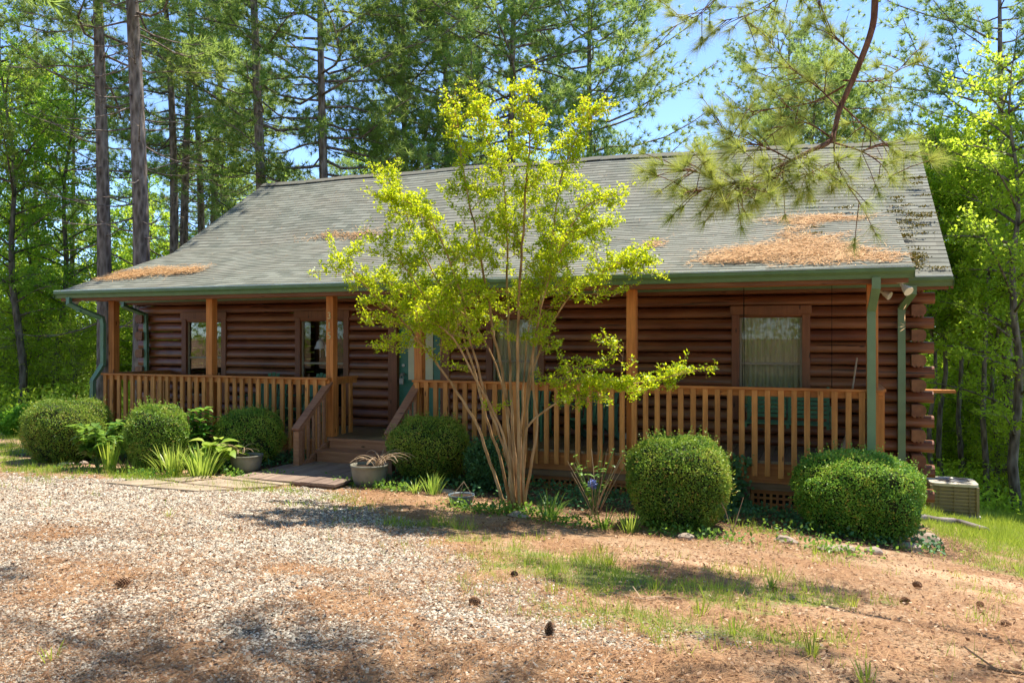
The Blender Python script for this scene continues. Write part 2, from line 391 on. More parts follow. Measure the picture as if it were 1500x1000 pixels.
nA = noise(t, 14, co, 6, .75); nB = noise(t, 70, co, 3, .7); nC = noise(t, 1.1, co, 4)
vo = N(t, 'ShaderNodeTexVoronoi'); vo.inputs['Scale'].default_value = 34; t.links.new(co, vo.inputs['Vector'])
lit = ramp(t, nB, [(.3, (.16, .085, .045)), (.5, (.33, .185, .10)), (.72, (.50, .33, .20))])
lit = mixc(t, ramp(t, nA, [(.35, (0, 0, 0)), (.7, (.8, .8, .8))]), lit, (.27, .155, .085))
lit = mixc(t, math_(t, 'MULTIPLY', ramp(t, nC, [(.42, (0, 0, 0)), (.62, (1, 1, 1))]), .5), lit, (.50, .38, .26))
grv = mixc(t, ramp(t, vo.outputs['Distance'], [(.1, (0, 0, 0)), (.5, (1, 1, 1))]), ramp(t, nB, [(.3, (.27, .21, .15)), (.7, (.40, .34, .28))]), (.15, .11, .085))
grs = ramp(t, nA, [(.3, (.10, .14, .04)), (.7, (.22, .26, .08))])
soil = ramp(t, nA, [(.3, (.44, .26, .155)), (.7, (.58, .38, .25))])
def edge(t, a): return ramp(t, math_(t, 'ADD', a, math_(t, 'MULTIPLY', math_(t, 'SUBTRACT', nA, .5), .7)), [(.35, (0, 0, 0)), (.62, (1, 1, 1))])
c = mixc(t, edge(t, attr(t, 'gravel')), lit, grv)
c = mixc(t, edge(t, attr(t, 'soil')), c, soil)
c = mixc(t, math_(t, 'MULTIPLY', edge(t, attr(t, 'grass')), .8), c, grs)
c = mixc(t, edge(t, attr(t, 'mulch')), c, ramp(t, nB, [(.3, (.045, .03, .02)), (.7, (.17, .105, .065))]))
c = mixc(t, attr(t, 'woods'), c, ramp(t, nA, [(.3, (.05, .05, .02)), (.5, (.10, .12, .03)), (.7, (.20, .17, .08))]))
t.links.new(c, b.inputs['Base Color'])
bump(t, b, math_(t, 'ADD', nA, math_(t, 'MULTIPLY', nB, .5)), .8, .03); M['ground'] = m
g = npmesh('ground', V, F, m, smooth=True); g['kind'] = 'structure'
fx, fy = V[:, 0], V[:, 1]
for nm, fn in (('gravel', m_gravel), ('grass', m_grass), ('soil', m_soil)):
    a = g.data.attributes.new(nm, 'FLOAT', 'POINT'); a.data.foreach_set('value', np.asarray(fn(fx, fy), np.float32))
BEDW = lambda x: 9.35+.25*(fbm(x*1.3, x*0, 4)-.5)*2
ml = sstep(-.1, .3, fy-BEDW(fx))*sstep(12.5, 11.5, fy)*((fx > -13) & (fx < 1.6))*((fx < -7.95) | (fx > -6.15))
a = g.data.attributes.new('mulch', 'FLOAT', 'POINT'); a.data.foreach_set('value', ml.astype(np.float32))
wd = sstep(20, 24, fy + np.abs(fx+6)*.25)
a = g.data.attributes.new('woods', 'FLOAT', 'POINT'); a.data.foreach_set('value', wd.astype(np.float32))

# ================================================================ the log house
WY = 13.0; XL, XR = -13.3, 1.2; PY = 11.34; PL, PRt = -12.54, .536
house = empty('log_house', (-6, 13, -.6), 'single storey dark brown log house with a grey shingle roof and a railed front porch', 'house')
def hb(name, mb, m_, parent=house, **k): return mb.build(name, m_, parent, **k)
COURSE = .178
def logprof(z, y=WY, dep=.10):
    pr = [(y+.09, z+.004), (y-.005, z+.004)]
    for k in range(1, 8):
        a = math.pi*k/8; pr.append((y-.01-dep*math.sin(a)**.75, z+.006+(COURSE-.012)*(.5-.5*math.cos(a))**1.6))
    pr += [(y-.005, z+COURSE-.004), (y+.09, z+COURSE-.004)]; return pr
OPEN = [(-12.22, -11.29, .46, 2.0), (-9.42, -8.43, .30, 2.0), (-7.36, -6.36, -.2, 2.07), (-5.44, -4.56, .46, 2.0), (-1.28, -.36, .46, 2.0)]
rng = random.Random(5)
w_ = MB(); k0 = -4
for k in range(k0, 15):
    z = k*COURSE - .01
    segs = [(XL-.0, XR)]
    for a0, a1, z0, z1 in OPEN:
        if z+COURSE*.5 > z0-.03 and z+COURSE*.5 < z1+.03:
            new = []
            for s0, s1 in segs:
                if a0 > s0 and a1 < s1: new += [(s0, a0), (a1, s1)]
                else: new.append((s0, s1))
            segs = new
    ev = k % 2 == 0
    segs = [list(q) for q in segs]
    if ev: segs[0][0] = XL-.2; segs[-1][1] = XR+.22+rng.uniform(-.01, .01)
    for s0, s1 in segs: w_.prismx(s0, s1, logprof(z, WY, .085+rng.uniform(-.01, .012)))
w_.box(XL+.05, XR-.05, WY+.088, WY+.12, k0*COURSE, .29)           # chinking behind the lowest courses
hb('wall', w_, M['log'], smooth=False)
# side walls with log ends standing proud of the corners
for nm, xs_, sgn in (('side_wall', XR, 1), ('side_wall', XL, -1)):
    s_ = MB()
    for k in range(k0, 15):
        z = k*COURSE - .01; ev = k % 2 == 0
        y0 = WY+.0 if ev else WY-.28; pr = []
        hgt = COURSE/2-.004
        pts = [(-.09*sgn, z+.01)]
        for j in range(0, 9):
            a = math.pi*j/8; pts.append((sgn*(.0+.10*math.sin(a)**.6), z+COURSE/2-math.cos(a)*hgt))
        pts.append((-.09*sgn, z+COURSE-.01))
        s_.prismy(y0, 21.4+.25*(0 if ev else 1), [(xs_+a_, b_) for a_, b_ in pts])
        if not ev:                                                # saddle notch teeth under the visible ends
            for q in (-.05, 0, .05): s_.box(xs_+q-.014, xs_+q+.014, y0+.003, y0+.12, z-.012, z+.02)
    if True:
        n_ = 14                                                   # gable of shorter logs
        for k in range(15, 32):
            z = k*COURSE-.01; hw = (5.35 - z)/.667 - .1
            if hw < .3: continue
            s_.box(xs_-.07, xs_+.07, max(WY, 17.2-hw), min(21.4, 17.2+hw), z+.004, z+COURSE-.004)
    hb(nm, s_, M['logy'])
bk = MB(); bk.box(XL, XR, 21.3, 21.45, -1.6, 2.6); hb('back_wall', bk, M['log'])
fd = MB(); fd.box(XL+.1, XR-.06, WY-.0, WY+.15, -1.9, k0*COURSE-.01); fd.box(XR-.2, XR-.06, WY+.16, 21.2, -2.6, k0*COURSE-.01); fd.box(XL+.1, XL+.24, WY+.16, 21.2, -2.6, k0*COURSE-.01)
hb('foundation', fd, M['block'])
# ---- windows and door
def window(X0, X1, z0, z1, curtain, label=None):
    y = WY-.115; tw = .115
    f = MB(); f.box(X0, X0+tw, y, WY+.02, z0, z1); f.box(X1-tw, X1, y, WY+.02, z0, z1)
    f.box(X0-.02, X1+.02, y-.012, WY+.02, z1+.001, z1+.135); f.box(X0+tw+.001, X1-tw-.001, y-.006, WY+.02, z0, z0+tw)
    fo = hb('window', f, M['trim'], bevel=.005)
    if label: fo['label'] = label
    a0, a1, b0, b1 = X0+tw, X1-tw, z0+tw, z1; mz = (b0+b1)/2
    s = MB()
    for (p, q, r_, s2) in ((a0, a0+.035, b0, b1), (a1-.035, a1, b0, b1), (a0+.035, a1-.035, b1-.035, b1), (a0+.035, a1-.035, b0, b0+.04), (a0+.035, a1-.035, mz-.018, mz+.018)):
        s.box(p+.001, q-.001, WY-.055, WY-.02, r_+.001, s2-.001)
    hb('sash', s, M['sash'], fo)
    gp = MB(); gp.box(a0+.03, a1-.03, WY-.038, WY-.034, b0+.03, b1-.03); hb('pane', gp, M['glass'], fo)
    if curtain:
        nfold = 60; vs = []; fs = []; cx = np.linspace(a0-.02, a1+.02, nfold)
        for i, x_ in enumerate(cx):
            yy = WY+.05+.018*math.sin(i*1.15)+.008*math.sin(i*.37)
            vs += [(x_, yy, b0-.05), (x_, yy, b1+.05)]
        for i in range(nfold-1): fs.append((2*i, 2*i+2, 2*i+3, 2*i+1))
        cm = MB(); cm.add(vs, fs); hb('curtain', cm, M['curtain'], fo)
    else:
        cm = MB(); cm.box(a0-.1, a1+.1, WY+.5, WY+.52, b0-.2, b1+.2); hb('dark_room_sheet', cm, M['void'], fo)  # near-black sheet stands in for the darkness of the unlit room
    return fo
window(-12.32, -11.19, .35, 2.02, False)
window(-9.53, -8.33, .18, 2.02, False)
window(-5.54, -4.47, .35, 2.02, True)
window(-1.39, -.245, .38, 2.0, True, 'window with closed pale curtains beside the right end of the porch')
dr = MB(); dr.box(-7.3, -6.42, WY-.03, WY+.03, .02, 2.06)
for x0, x1, z0, z1 in ((-7.2, -6.52, .15, .75),): dr.box(x0, x1, WY-.04, WY-.03, z0, z1)
do = hb('door', dr, M['door'], bevel=.006)
df = MB(); df.box(-7.48, -7.301, WY-.12, WY+.04, 0, 2.07); df.box(-6.419, -6.24, WY-.12, WY+.04, 0, 2.07); df.box(-7.5, -6.22, WY-.13, WY+.04, 2.071, 2.22)
hb('door_frame', df, M['trim'], do)
bl = MB(); bl.box(-7.10, -6.60, WY-.052, WY-.038, .88, 1.92); hb('blind', bl, M['blind'], do)
kn = MB(); kn.lathe((0, 0, 0), [(.001, 0), (.03, .004), (.032, .02), (.012, .03), (.012, .05), (.028, .06), (.03, .075), (.001, .085)], 12)
kn.v = [(-7.2+x, WY-.04-z, .98+y) for x, y, z in kn.v]; hb('handle', kn, M['metal'], do, smooth=True)
dbm = MB(); dbm.lathe((0, 0, 0), [(.001, 0), (.03, .004), (.03, .02), (.001, .025)], 12); dbm.v = [(-7.2+x, WY-.04-z, 1.14+y) for x, y, z in dbm.v]; hb('deadbolt', dbm, M['metal'], do)

# ---- roofs: overlapping courses of shingles
def warp(x, z, Z0, Z1): return -.24*max(0, min(1, (z-Z0)/(Z1-Z0)))*max(0, (x+13.7)/15.3)**3
def roof_plane(name, X0, X1, Y0, Z0, Y1, Z1, flip=False, thick=.010, seed=1, skip=None):
    L = math.hypot(Y1-Y0, Z1-Z0); n = int(round(L/.142)); nx_ = 90; r_ = np.random.RandomState(seed)
    xs_ = np.linspace(X0, X1, nx_+1); dy, dz = (Y1-Y0)/L, (Z1-Z0)/L; nyv, nz = -dz*(1 if dy > 0 else -1), abs(dy)
    vs = []; fs = []; uv = []
    sag = lambda x, s: .022*math.sin(x*1.9+s*.7)+.015*math.sin(x*.8+2)
    for k in range(n):
        s0 = L*k/n; s1 = L*(k+1)/n
        for i, x in enumerate(xs_):
            wob = (r_.rand()-.5)*.004; th = thick*(.8+.4*r_.rand())
            for s, up in ((s0+wob, 0), (s0+wob, th), (s1, .003)):
                g_ = sag(x, s)*.6
                vs.append((x, Y0+dy*s+nyv*(up), Z0+dz*s+nz*up+g_+warp(x, Z0+dz*s, Z0, Z1)*(skip is None)))
        b0 = k*(nx_+1)*3
        for i in range(nx_):
            a = b0+i*3
            q1 = (a, a+3, a+4, a+1); q2 = (a+1, a+4, a+5, a+2)
            fs += [q1, q2]
    me = bpy.data.meshes.new(name); me.from_pydata(vs, [], fs)
    ul = me.uv_layers.new(name='UVMap')
    va = np.array(vs); 
    lv = np.zeros(len(me.loops), np.int32); me.loops.foreach_get('vertex_index', lv)
    sdist = np.where(True, ((va[:, 1]-Y0)*dy + (va[:, 2]-Z0)*dz), 0)
    kk = (np.arange(len(vs))//((nx_+1)*3)); typ = np.arange(len(vs)) % 3
    vv_ = kk*.142 + np.where(typ == 2, .141, .004)
    uvs = np.stack([va[lv, 0], vv_[lv]], 1).astype(np.float32); ul.data.foreach_set('uv', uvs.ravel())
    me.materials.append(M['shingle'])
    return link(me, name, house)
SL = .667
EY, EZ = 12.5, EYE+.84; RY = 17.2; RZ = EZ+(RY-EY)*SL
RXL, RXR = -13.7, 1.6
rf = roof_plane('roof', RXL, RXR, EY, EZ, RY, RZ, seed=2)
roof_plane('back_roof', RXL, RXR, 21.9, EZ, RY, RZ, seed=3)
PYE, PZE = 10.92, EYE+.86; BY = 14.15; BZ = EZ+(BY-EY)*SL+.03
PXL, PXR = -13.38, .97
pr_ = roof_plane('porch_roof', PXL, PXR, PYE, PZE, BY, BZ, seed=4, skip=1)
def proofz(y): return PZE+(y-PYE)*(BZ-PZE)/(BY-PYE)
# roof undersides, rake boards, ridge
u_ = MB(); th_ = .12
for k in range(10):
    xa = RXL+.03+k*(RXR-RXL-.06)/10; xb = RXL+.03+(k+1)*(RXR-RXL-.06)/10; rr_ = RZ+warp(xb, 1, 0, 1)
    u_.prismx(xa+.001, xb, [(EY+.02, EZ-.05), (RY, rr_-.05), (21.88, EZ-.05), (21.88, EZ-.12), (RY, rr_-.14), (EY+.02, EZ-.12)])
hb('roof_deck', u_, M['soffit'])
u_ = MB(); u_.prismx(PXL+.03, PXR-.03, [(PYE+.02, PZE-.035), (BY, BZ-.05), (BY, BZ-.12), (PYE+.02, PZE-.10)]); hb('porch_ceiling', u_, M['soffit'])
for x_ in (RXL+.012, RXR-.012):
    rr_ = RZ+warp(x_, 1, 0, 1); u_ = MB(); u_.prismx(x_-.018, x_+.018, [(EY, EZ-.03), (RY, rr_-.03), (21.9, EZ-.03), (21.9, EZ-.17), (RY, rr_-.19), (EY, EZ-.17)]); hb('rake_board', u_, M['soffit'])
for x_ in (PXL+.012, PXR-.012):
    u_ = MB(); u_.prismx(x_-.018, x_+.018, [(PYE, PZE-.02), (BY, BZ-.03), (BY, BZ-.17), (PYE, PZE-.14)]); hb('porch_rake_board', u_, M['soffit'])
u_ = MB()
for k in range(54):
    x0 = RXL + k*(RXR-RXL)/54; z_ = RZ+warp(x0, 1, 0, 1)+.02+.012*math.sin(x0*1.9+4)+rng.uniform(0, .008)
    u_.prismx(x0, x0+.30, [(RY-.15, z_-.085), (RY, z_+.018), (RY+.15, z_-.085), (RY+.15, z_-.10), (RY, z_), (RY-.15, z_-.10)])
hb('ridge_cap', u_, M['shingle'])
sf = MB(); sf.box(RXL+.1, RXR-.1, EY+.03, WY-.1, EZ-.16, EZ-.135); hb('eave_soffit', sf, M['soffit'])
# ---- gutters and downspouts
def gutter(name, X0, X1, Ye, Zt, h=.125, d=.11):
    pr = [(Ye+.0, Zt), (Ye+.0, Zt-h), (Ye-d*.65, Zt-h), (Ye-d*.72, Zt-h*.62), (Ye-d, Zt-h*.32), (Ye-d, Zt), (Ye-d+.012, Zt), (Ye-d+.012, Zt-h*.28), (Ye-d*.65, Zt-h*.55), (Ye-d*.6, Zt-h*.9), (Ye-.012, Zt-h*.9), (Ye-.012, Zt)]
    g_ = MB(); g_.prismx(X0, X1, pr)
    g_.box(X0-.003, X0, Ye-d, Ye, Zt-h, Zt); g_.box(X1, X1+.003, Ye-d, Ye, Zt-h, Zt)
    o = hb(name, g_, M['gutter'])
    l = MB(); l.prismx(X0+.01, X1-.01, [(Ye+.02, Zt+.034), (Ye-d-.004, Zt+.022), (Ye-d-.004, Zt+.003), (Ye+.02, Zt+.022)]); hb('drip_edge', l, M['gutter_lip'], o)
    return o
gutter('porch_gutter', PXL-.01, PXR+.01, PYE+.01, PZE-.012)
gutter('eave_gutter', RXL, RXR, EY+.01, EZ-.012)
fa = MB(); fa.box(PXL+.05, PXR-.05, PYE+.012, PYE+.045, PZE-.19, PZE-.02); hb('fascia', fa, M['soffit'])
fa = MB(); fa.box(RXL+.05, RXR-.05, EY+.013, EY+.045, EZ-.18, EZ-.03); hb('fascia', fa, M['soffit'])
bm_ = MB(); bm_.box(PL-.3, PRt+.3, PY-.045, PY+.045, 2.33, 2.52); hb('porch_beam', bm_, M['rim'])
def downspout(pts, m_, wd=.085):
    d = MB(); d.sweep(pts, wd, .065); o = hb('downspout', d, m_)
    for p in (2, len(pts)-2):
        s = MB(); q = Vector(pts[p]); s.box(q.x-.05, q.x+.05, q.y-.04, q.y+.04, q.z-.05, q.z-.03); hb('strap', s, m_, o)
x_ = PRt-.02
downspout([(x_+.04, PYE-.05, PZE-.12), (x_+.04, PYE-.05, PZE-.25), (x_, PY-.17, PZE-.52), (x_, PY-.17, 1.6), (x_, PY-.17, -.4)], M['pipe_b'], .1)
downspout([(1.10, EY-.05, EZ-.12), (1.10, EY-.05, EZ-.22), (.99, WY-.17, EZ-.42), (.99, WY-.17, 1.2), (.99, WY-.17, -.8)], M['pipe_b'], .1)
xl = -12.95
downspout([(xl-.1, PYE-.05, PZE-.12), (xl-.1, PYE-.05, PZE-.24), (xl+.05, PYE+.05, PZE-.34), (xl+.30, PY-.1, PZE-.50), (xl+.33, PY-.1, 1.9), (xl+.33, PY-.1, 1.15), (xl+.14, PY-.16, .85), (xl+.12, PY-.16, -.35)], M['pipe'])
downspout([(XL-.12, EY-.05, EZ-.12), (XL-.12, EY-.05, EZ-.2), (XL+.10, WY-.19, EZ-.38), (XL+.12, WY-.19, 1.6), (XL+.12, WY-.19, -.3)], M['pipe'])
# ---- porch deck, posts, railing
dk = MB(); x = PL-.1
while x < PRt+.08:
    dk.box(x, x+.134, PY-.07, WY-.1, -.036+rng.uniform(-.002, .002), 0); x += .142
hb('porch_deck', dk, M['deck'])
rm = MB(); rm.box(PL-.06, PRt+.06, PY-.04, PY-.002, -.30, -.038); hb('rim_board', rm, M['rim'])
rm = MB(); rm.box(PRt+.02, PRt+.058, PY, WY-.1, -.30, -.038); hb('rim_board', rm, M['rim'])
rm = MB(); rm.box(PL-.058, PL-.02, PY, WY-.1, -.30, -.038); hb('rim_board', rm, M['rim'])
rm = MB(); rm.box(PL-.02, PRt+.02, PY-.02, PY+.05, -.40, -.302); hb('deck_beam', rm, M['beam'])
for x in (-12.4, -10.2, -7.75, -6.0, -3.35, -1.05, .42):
    p = MB(); p.box(x-.07, x+.07, PY-.005, PY+.13, -1.3, -.403); hb('pier', p, M['beam'])
POSTS = [PL, -10.22, -7.70, -6.05, -2.62, PRt]; posts = []
for x in POSTS:
    p = MB(); p.box(x-.068, x+.068, PY+.005, PY+.14, -.035, 2.33); posts.append(hb('porch_post', p, M['post'], bevel=.006))
def latt(X0, X1, Z0, Z1):
    l = MB(); y = PY+.03
    l.box(X0, X1, y-.02, y+.02, Z1-.05, Z1); l.box(X0, X1, y-.02, y+.02, Z0, Z0+.04); l.box(X0, X0+.04, y-.019, y+.019, Z0+.04, Z1-.05); l.box(X1-.04, X1, y-.019, y+.019, Z0+.04, Z1-.05)
    x = X0+.08
    while x < X1-.06: l.box(x, x+.032, y-.012, y-.001, Z0+.02, Z1-.02); x += .082
    z = Z0+.07
    while z < Z1-.06: l.box(X0+.02, X1-.02, y+.001, y+.012, z, z+.032); z += .082
    hb('lattice_panel', l, M['rim'])
latt(-.97, .33, -.93, -.405); latt(-3.27, -1.13, -.90, -.405); latt(-5.92, -3.43, -.85, -.405)
latt(-12.3, -10.28, -.75, -.405); latt(-10.12, -7.83, -.75, -.405)
dkv = MB(); dkv.box(PL, PRt, PY+.9, PY+.95, -1.4, -.05); hb('under_deck_dark_sheet', dkv, M['void'])  # added black sheet, paints the darkness under the deck behind the lattice
def railing(a, b_, label=None, bal0=.06, front=True):
    """straight section at deck level between plan points"""
    a = Vector((a[0], a[1], 0)); b_ = Vector((b_[0], b_[1], 0)); d = (b_-a); L = d.length; d.normalize(); nrm = Vector((d.y, -d.x, 0))
    r = MB(); r.bar(a+Vector((0, 0, .905)), b_+Vector((0, 0, .905)), .035, .085)
    ro = hb('railing', r, M['rail'] if abs(d.x) > .5 else M['railz'])
    c_ = MB(); c_.bar(a+nrm*.01+Vector((0, 0, .966)), b_+nrm*.01+Vector((0, 0, .966)), .13, .034); hb('cap_rail', c_, M['rail'] if abs(d.x) > .5 else M['railz'], ro, bevel=.004)
    n = max(1, int(L/.163)); st = L/n
    for k in range(n):
        q = a + d*(st*(k+.5)) + nrm*.040; jx = rng.uniform(-.008, .008)
        bb = MB(); wd = .070+rng.uniform(-.004, .004)
        z0 = -.21+rng.uniform(-.012, .012)
        if abs(d.x) > .5: bb.box(q.x-wd/2+jx, q.x+wd/2+jx, q.y-.021, q.y+.017, z0, .947)
        else: bb.box(q.x-.019, q.x+.019, q.y-wd/2, q.y+wd/2, z0, .947)
        hb('baluster', bb, M['railz'], ro)
    return ro
yr = PY-.045
railing((PL-.12, yr), (-7.66, yr)); railing((-6.09, yr), (PRt+.12, yr))
railing((PRt+.09, yr+.09), (PRt+.09, WY-.12)); railing((PL-.09, WY-.12), (PL-.09, yr+.09))
railing((-7.70, 12.15), (-7.70, PY+.16))
np_ = MB(); np_.box(PRt+.05, PRt+.13, PY-.02, PY+.05, -.21, .93); hb('corner_newel', np_, M['railz'])
# ---- steps and their handrails
stp = MB(); stp.box(-7.62, -6.13, PY-.16, PY-.07, -.036, .001); stp.box(-7.60, -6.15, PY-.13, PY-.105, -.165, -.038)
steps = hb('stairs', stp, M['stair'])
s1 = MB(); s1.box(-7.66, -6.09, 10.86, 11.22, -.20, -.165); s1.box(-7.63, -6.12, 10.89, 10.915, -.36, -.202); hb('tread', s1, M['deck'] if 0 else M['stair'], steps)
for x in (-7.70, -6.05):
    s = MB(); s.prismx(x-.03, x+.03, [(PY-.04, -.05), (10.6, -.34), (10.6, -.42), (PY-.04, -.42)]); hb('stringer', s, M['stair'], steps)
    hr = MB(); hr.bar((x, PY+.0, .905), (x, 10.42, .215), .14, .04); ho = hb('handrail', hr, M['stair'], steps, bevel=.005)
    hr = MB(); hr.bar((x, PY-.02, .83), (x, 10.46, .15), .035, .085); hb('lower_rail', hr, M['stair'], ho)
    nw = MB(); nw.box(x-.05, x+.05, 10.44, 10.54, -.40, .185); hb('newel', nw, M['stair'], ho)
    sx = 1 if x < -7 else -1
    for k in range(5):
        y_ = 10.64+k*.145; zt = .15+(y_-10.46)*(.68/.86)
        bb = MB(); bb.box(x-sx*.019-.019, x-sx*.019+.019, y_-.02, y_+.02, -.33+k*.03, zt); hb('baluster', bb, M['stair'], ho)
# house number on its post
for i, ch in enumerate('315'):
    cu = bpy.data.curves.new('digit', 'FONT'); cu.body = ch; cu.size = .165; cu.extrude = .006; cu.align_x = 'CENTER'
    to = bpy.data.objects.new('digit', cu); C.objects.link(to)
    bpy.context.view_layer.update()
    me = bpy.data.meshes.new_from_object(to.evaluated_get(bpy.context.evaluated_depsgraph_get())); bpy.data.objects.remove(to)
    me.transform(Matrix.Translation((-7.70, PY-.003, 1.955-i*.165)) @ Matrix.Rotation(R(90), 4, 'X')); me.materials.clear(); me.materials.append(M['brass'])
    link(me, 'house_number', posts[2])
# security lights
def flood(c, dirs, name='security_light'):
    f = MB(); f.lathe(c, [(.001, 0), (.06, 0), (.06, -.03), (.02, -.04)], 14); fo = hb(name, f, M['white'])
    for d in dirs:
        d = Vector(d).normalized(); c0 = Vector(c)+Vector((0, 0, -.05)); l = MB()
        l.tube([c0, c0+d*.05, c0+d*.06, c0+d*.15, c0+d*.16], [.018, .02, .035, .062, .062], 12); hb('lamp_head', l, M['white'], fo, smooth=False)
    return fo
flood((-13.02, PYE+.18, 2.40), [(-.3, -.7, -.5)])
flood((.70, WY-.28, 2.36), [(-.8, -.5, -.4), (.8, -.4, -.45)]); 
flood((PXR-.12, PYE+.2, 2.36), [(.5, -.6, -.6)])
lb = MB(); lb.box(XR+.1, XR+.42, 18.2, 18.32, .0, .04); 
# board ledge standing out from the far side wall
sh = MB(); p = atY(1376, 573, 19.0); sh.box(XR+.08, XR+1.28, 18.9, 19.2, p.z-.03, p.z+.03); sh.bar((XR+.1, 19.05, p.z-.55), (XR+.8, 19.05, p.z-.04), .05, .07, (0, 1, 0)); hb('side_shelf', sh, M['rail'])
# ================================================================ things around the porch
# walkway
wk = MB(); y = 9.25
x = -7.88
wk0 = MB(); wk0.box(-7.86, -6.26, 9.27, 10.98, -.50, -.372)
walk = MB(); k = 0
while x < -6.24:
    walk.box(x, x+.135, 9.25+rng.uniform(-.012, .012), 10.99, -.371, -.335+rng.uniform(-.004, .004)); x += .1415
wo = walk.build('walkway', M['walk'], origin=(-7.05, 9.9, -.5)); wo['kind'] = 'structure'
wk0.build('walkway_frame', M['beam'], wo)
FS = [[(352, 699), (478, 710), (440, 708), (415, 712), (322, 702)], [(322, 703), (412, 713), (350, 717), (262, 709)], [(300, 699), (345, 699), (318, 702), (262, 707), (232, 703)],
      [(258, 709), (345, 718), (290, 721), (205, 714)], [(225, 704), (256, 708), (200, 713), (150, 708)]]
for i, (pl, lb_) in enumerate(zip(FS, ['tan flagstone along the front edge of the plank walkway', 'middle tan flagstone, second out from the plank walkway', 'tan flagstone in front of the yellow green hostas', 'pale flagstone lying lowest in the gravel', 'farthest left tan flagstone at the gravel edge'])):
    ps = [G(*q) for q in pl]; c0 = sum(ps, Vector())/len(ps)
    ps = [c0+(p-c0)*.97 for p in ps]; n = len(ps); zt = [p.z+.024 for p in ps]
    fm = MB(); fm.add([(p.x, p.y, p.z-.08) for p in ps]+[(p.x, p.y, z_) for p, z_ in zip(ps, zt)], [tuple(range(n))[::-1], tuple(range(n, 2*n))]+[(j, (j+1) % n, n+(j+1) % n, n+j) for j in range(n)])
    tag(fm.build('flagstone', M['flag'], origin=c0, bevel=.012), lb_, 'flagstone', 'flagstones beside the walkway')
# air conditioner
ac0 = Vector((2.32, 18.3, float(H(2.32, 18.3)))); a_w = .40; zt = .66
M['ac'] = plain('tan_cabinet_paint', (.25, .20, .115), .5, .4, 0, .1); M['actop'] = plain('pale_top_paint', (.52, .47, .38), .35, .5, 0, .06)
ac = empty('air_conditioner', ac0, 'tan outdoor air conditioner unit on the lawn beside the house corner', 'air conditioner')
def acb(nm, mb, m_, **k): return mb.build(nm, m_, ac, **k)
mb = MB()
for k in range(16):
    z0 = ac0.z+.07+k*.0345; j = .022 if k % 2 else 0
    mb.box(ac0.x-a_w+j, ac0.x+a_w-j, ac0.y-a_w+j, ac0.y+a_w-j, z0, z0+.0345)
for sx in (-1, 1):
    for sy in (-1, 1): mb.box(ac0.x+sx*a_w-.025, ac0.x+sx*a_w+.025, ac0.y+sy*a_w-.025, ac0.y+sy*a_w+.025, ac0.z+.07, ac0.z+.63)
for sx in (-.2, 0, .2): mb.box(ac0.x+sx*1.3-.006, ac0.x+sx*1.3+.006, ac0.y-a_w-.012, ac0.y-a_w+.02, ac0.z+.08, ac0.z+.62)
acb('cabinet', mb, M['ac'])
mb = MB(); mb.box(ac0.x-.45, ac0.x+.45, ac0.y-.45, ac0.y+.45, ac0.z-.06, ac0.z+.07); acb('base_pad', mb, M['pad'])
mb = MB(); q = a_w+.03; prf = []
c1 = []; 
for k in range(32):
    a = 2*math.pi*k/32; sx = math.copysign(abs(math.cos(a))**.28, math.cos(a)); sy = math.copysign(abs(math.sin(a))**.28, math.sin(a)); c1.append((sx*q, sy*q, .27*math.cos(a)*1.15, .27*math.sin(a)*1.15))
z0 = ac0.z+.63
vs = [(ac0.x+a, ac0.y+b_, z0) for a, b_, _, _ in c1]+[(ac0.x+a, ac0.y+b_, z0+.05) for a, b_, _, _ in c1]+[(ac0.x+c_, ac0.y+d_, z0+.065) for _, _, c_, d_ in c1]+[(ac0.x+c_*.97, ac0.y+d_*.97, z0+.0) for _, _, c_, d_ in c1]
mb.add(vs, [(r_*32+k, r_*32+(k+1) % 32, (r_+1)*32+(k+1) % 32, (r_+1)*32+k) for r_ in range(3) for k in range(32)]); acb('top_cover', mb, M['actop'])
mb = MB()
for r_ in (.05, .09, .13, .17, .21, .25, .29):
    mb.tube([(ac0.x+r_*math.cos(a*math.pi/16), ac0.y+r_*math.sin(a*math.pi/16), z0+.075) for a in range(33)], .004, 4, False)
for k in range(8):
    a = k*math.pi/4; mb.tube([(ac0.x, ac0.y, z0+.078), (ac0.x+.31*math.cos(a), ac0.y+.31*math.sin(a), z0+.07)], .005, 4)
mb.lathe((ac0.x, ac0.y, z0+.07), [(.05, 0), (.05, .03), (.02, .05), (.001, .05)], 12); acb('fan_guard', mb, M['metal'])
mb = MB(); mb.lathe((ac0.x, ac0.y, z0+.0), [(.3, -.02), (.001, -.02)], 24)
for k in range(5):
    a = k*2*math.pi/5; mb.bar((ac0.x+.04*math.cos(a), ac0.y+.04*math.sin(a), z0+.02), (ac0.x+.25*math.cos(a), ac0.y+.25*math.sin(a), z0+.02), .12, .006, (.3*math.sin(a), -.3*math.cos(a), 1))
acb('fan', mb, M['void'])
mb = MB(); mb.tube([(ac0.x-.38, ac0.y-.3, ac0.z+.2), (ac0.x-.5, ac0.y-.3, ac0.z+.16), (XR+.09, ac0.y-.2, ac0.z+.17)], .03, 8); acb('coolant_line', mb, M['void'])
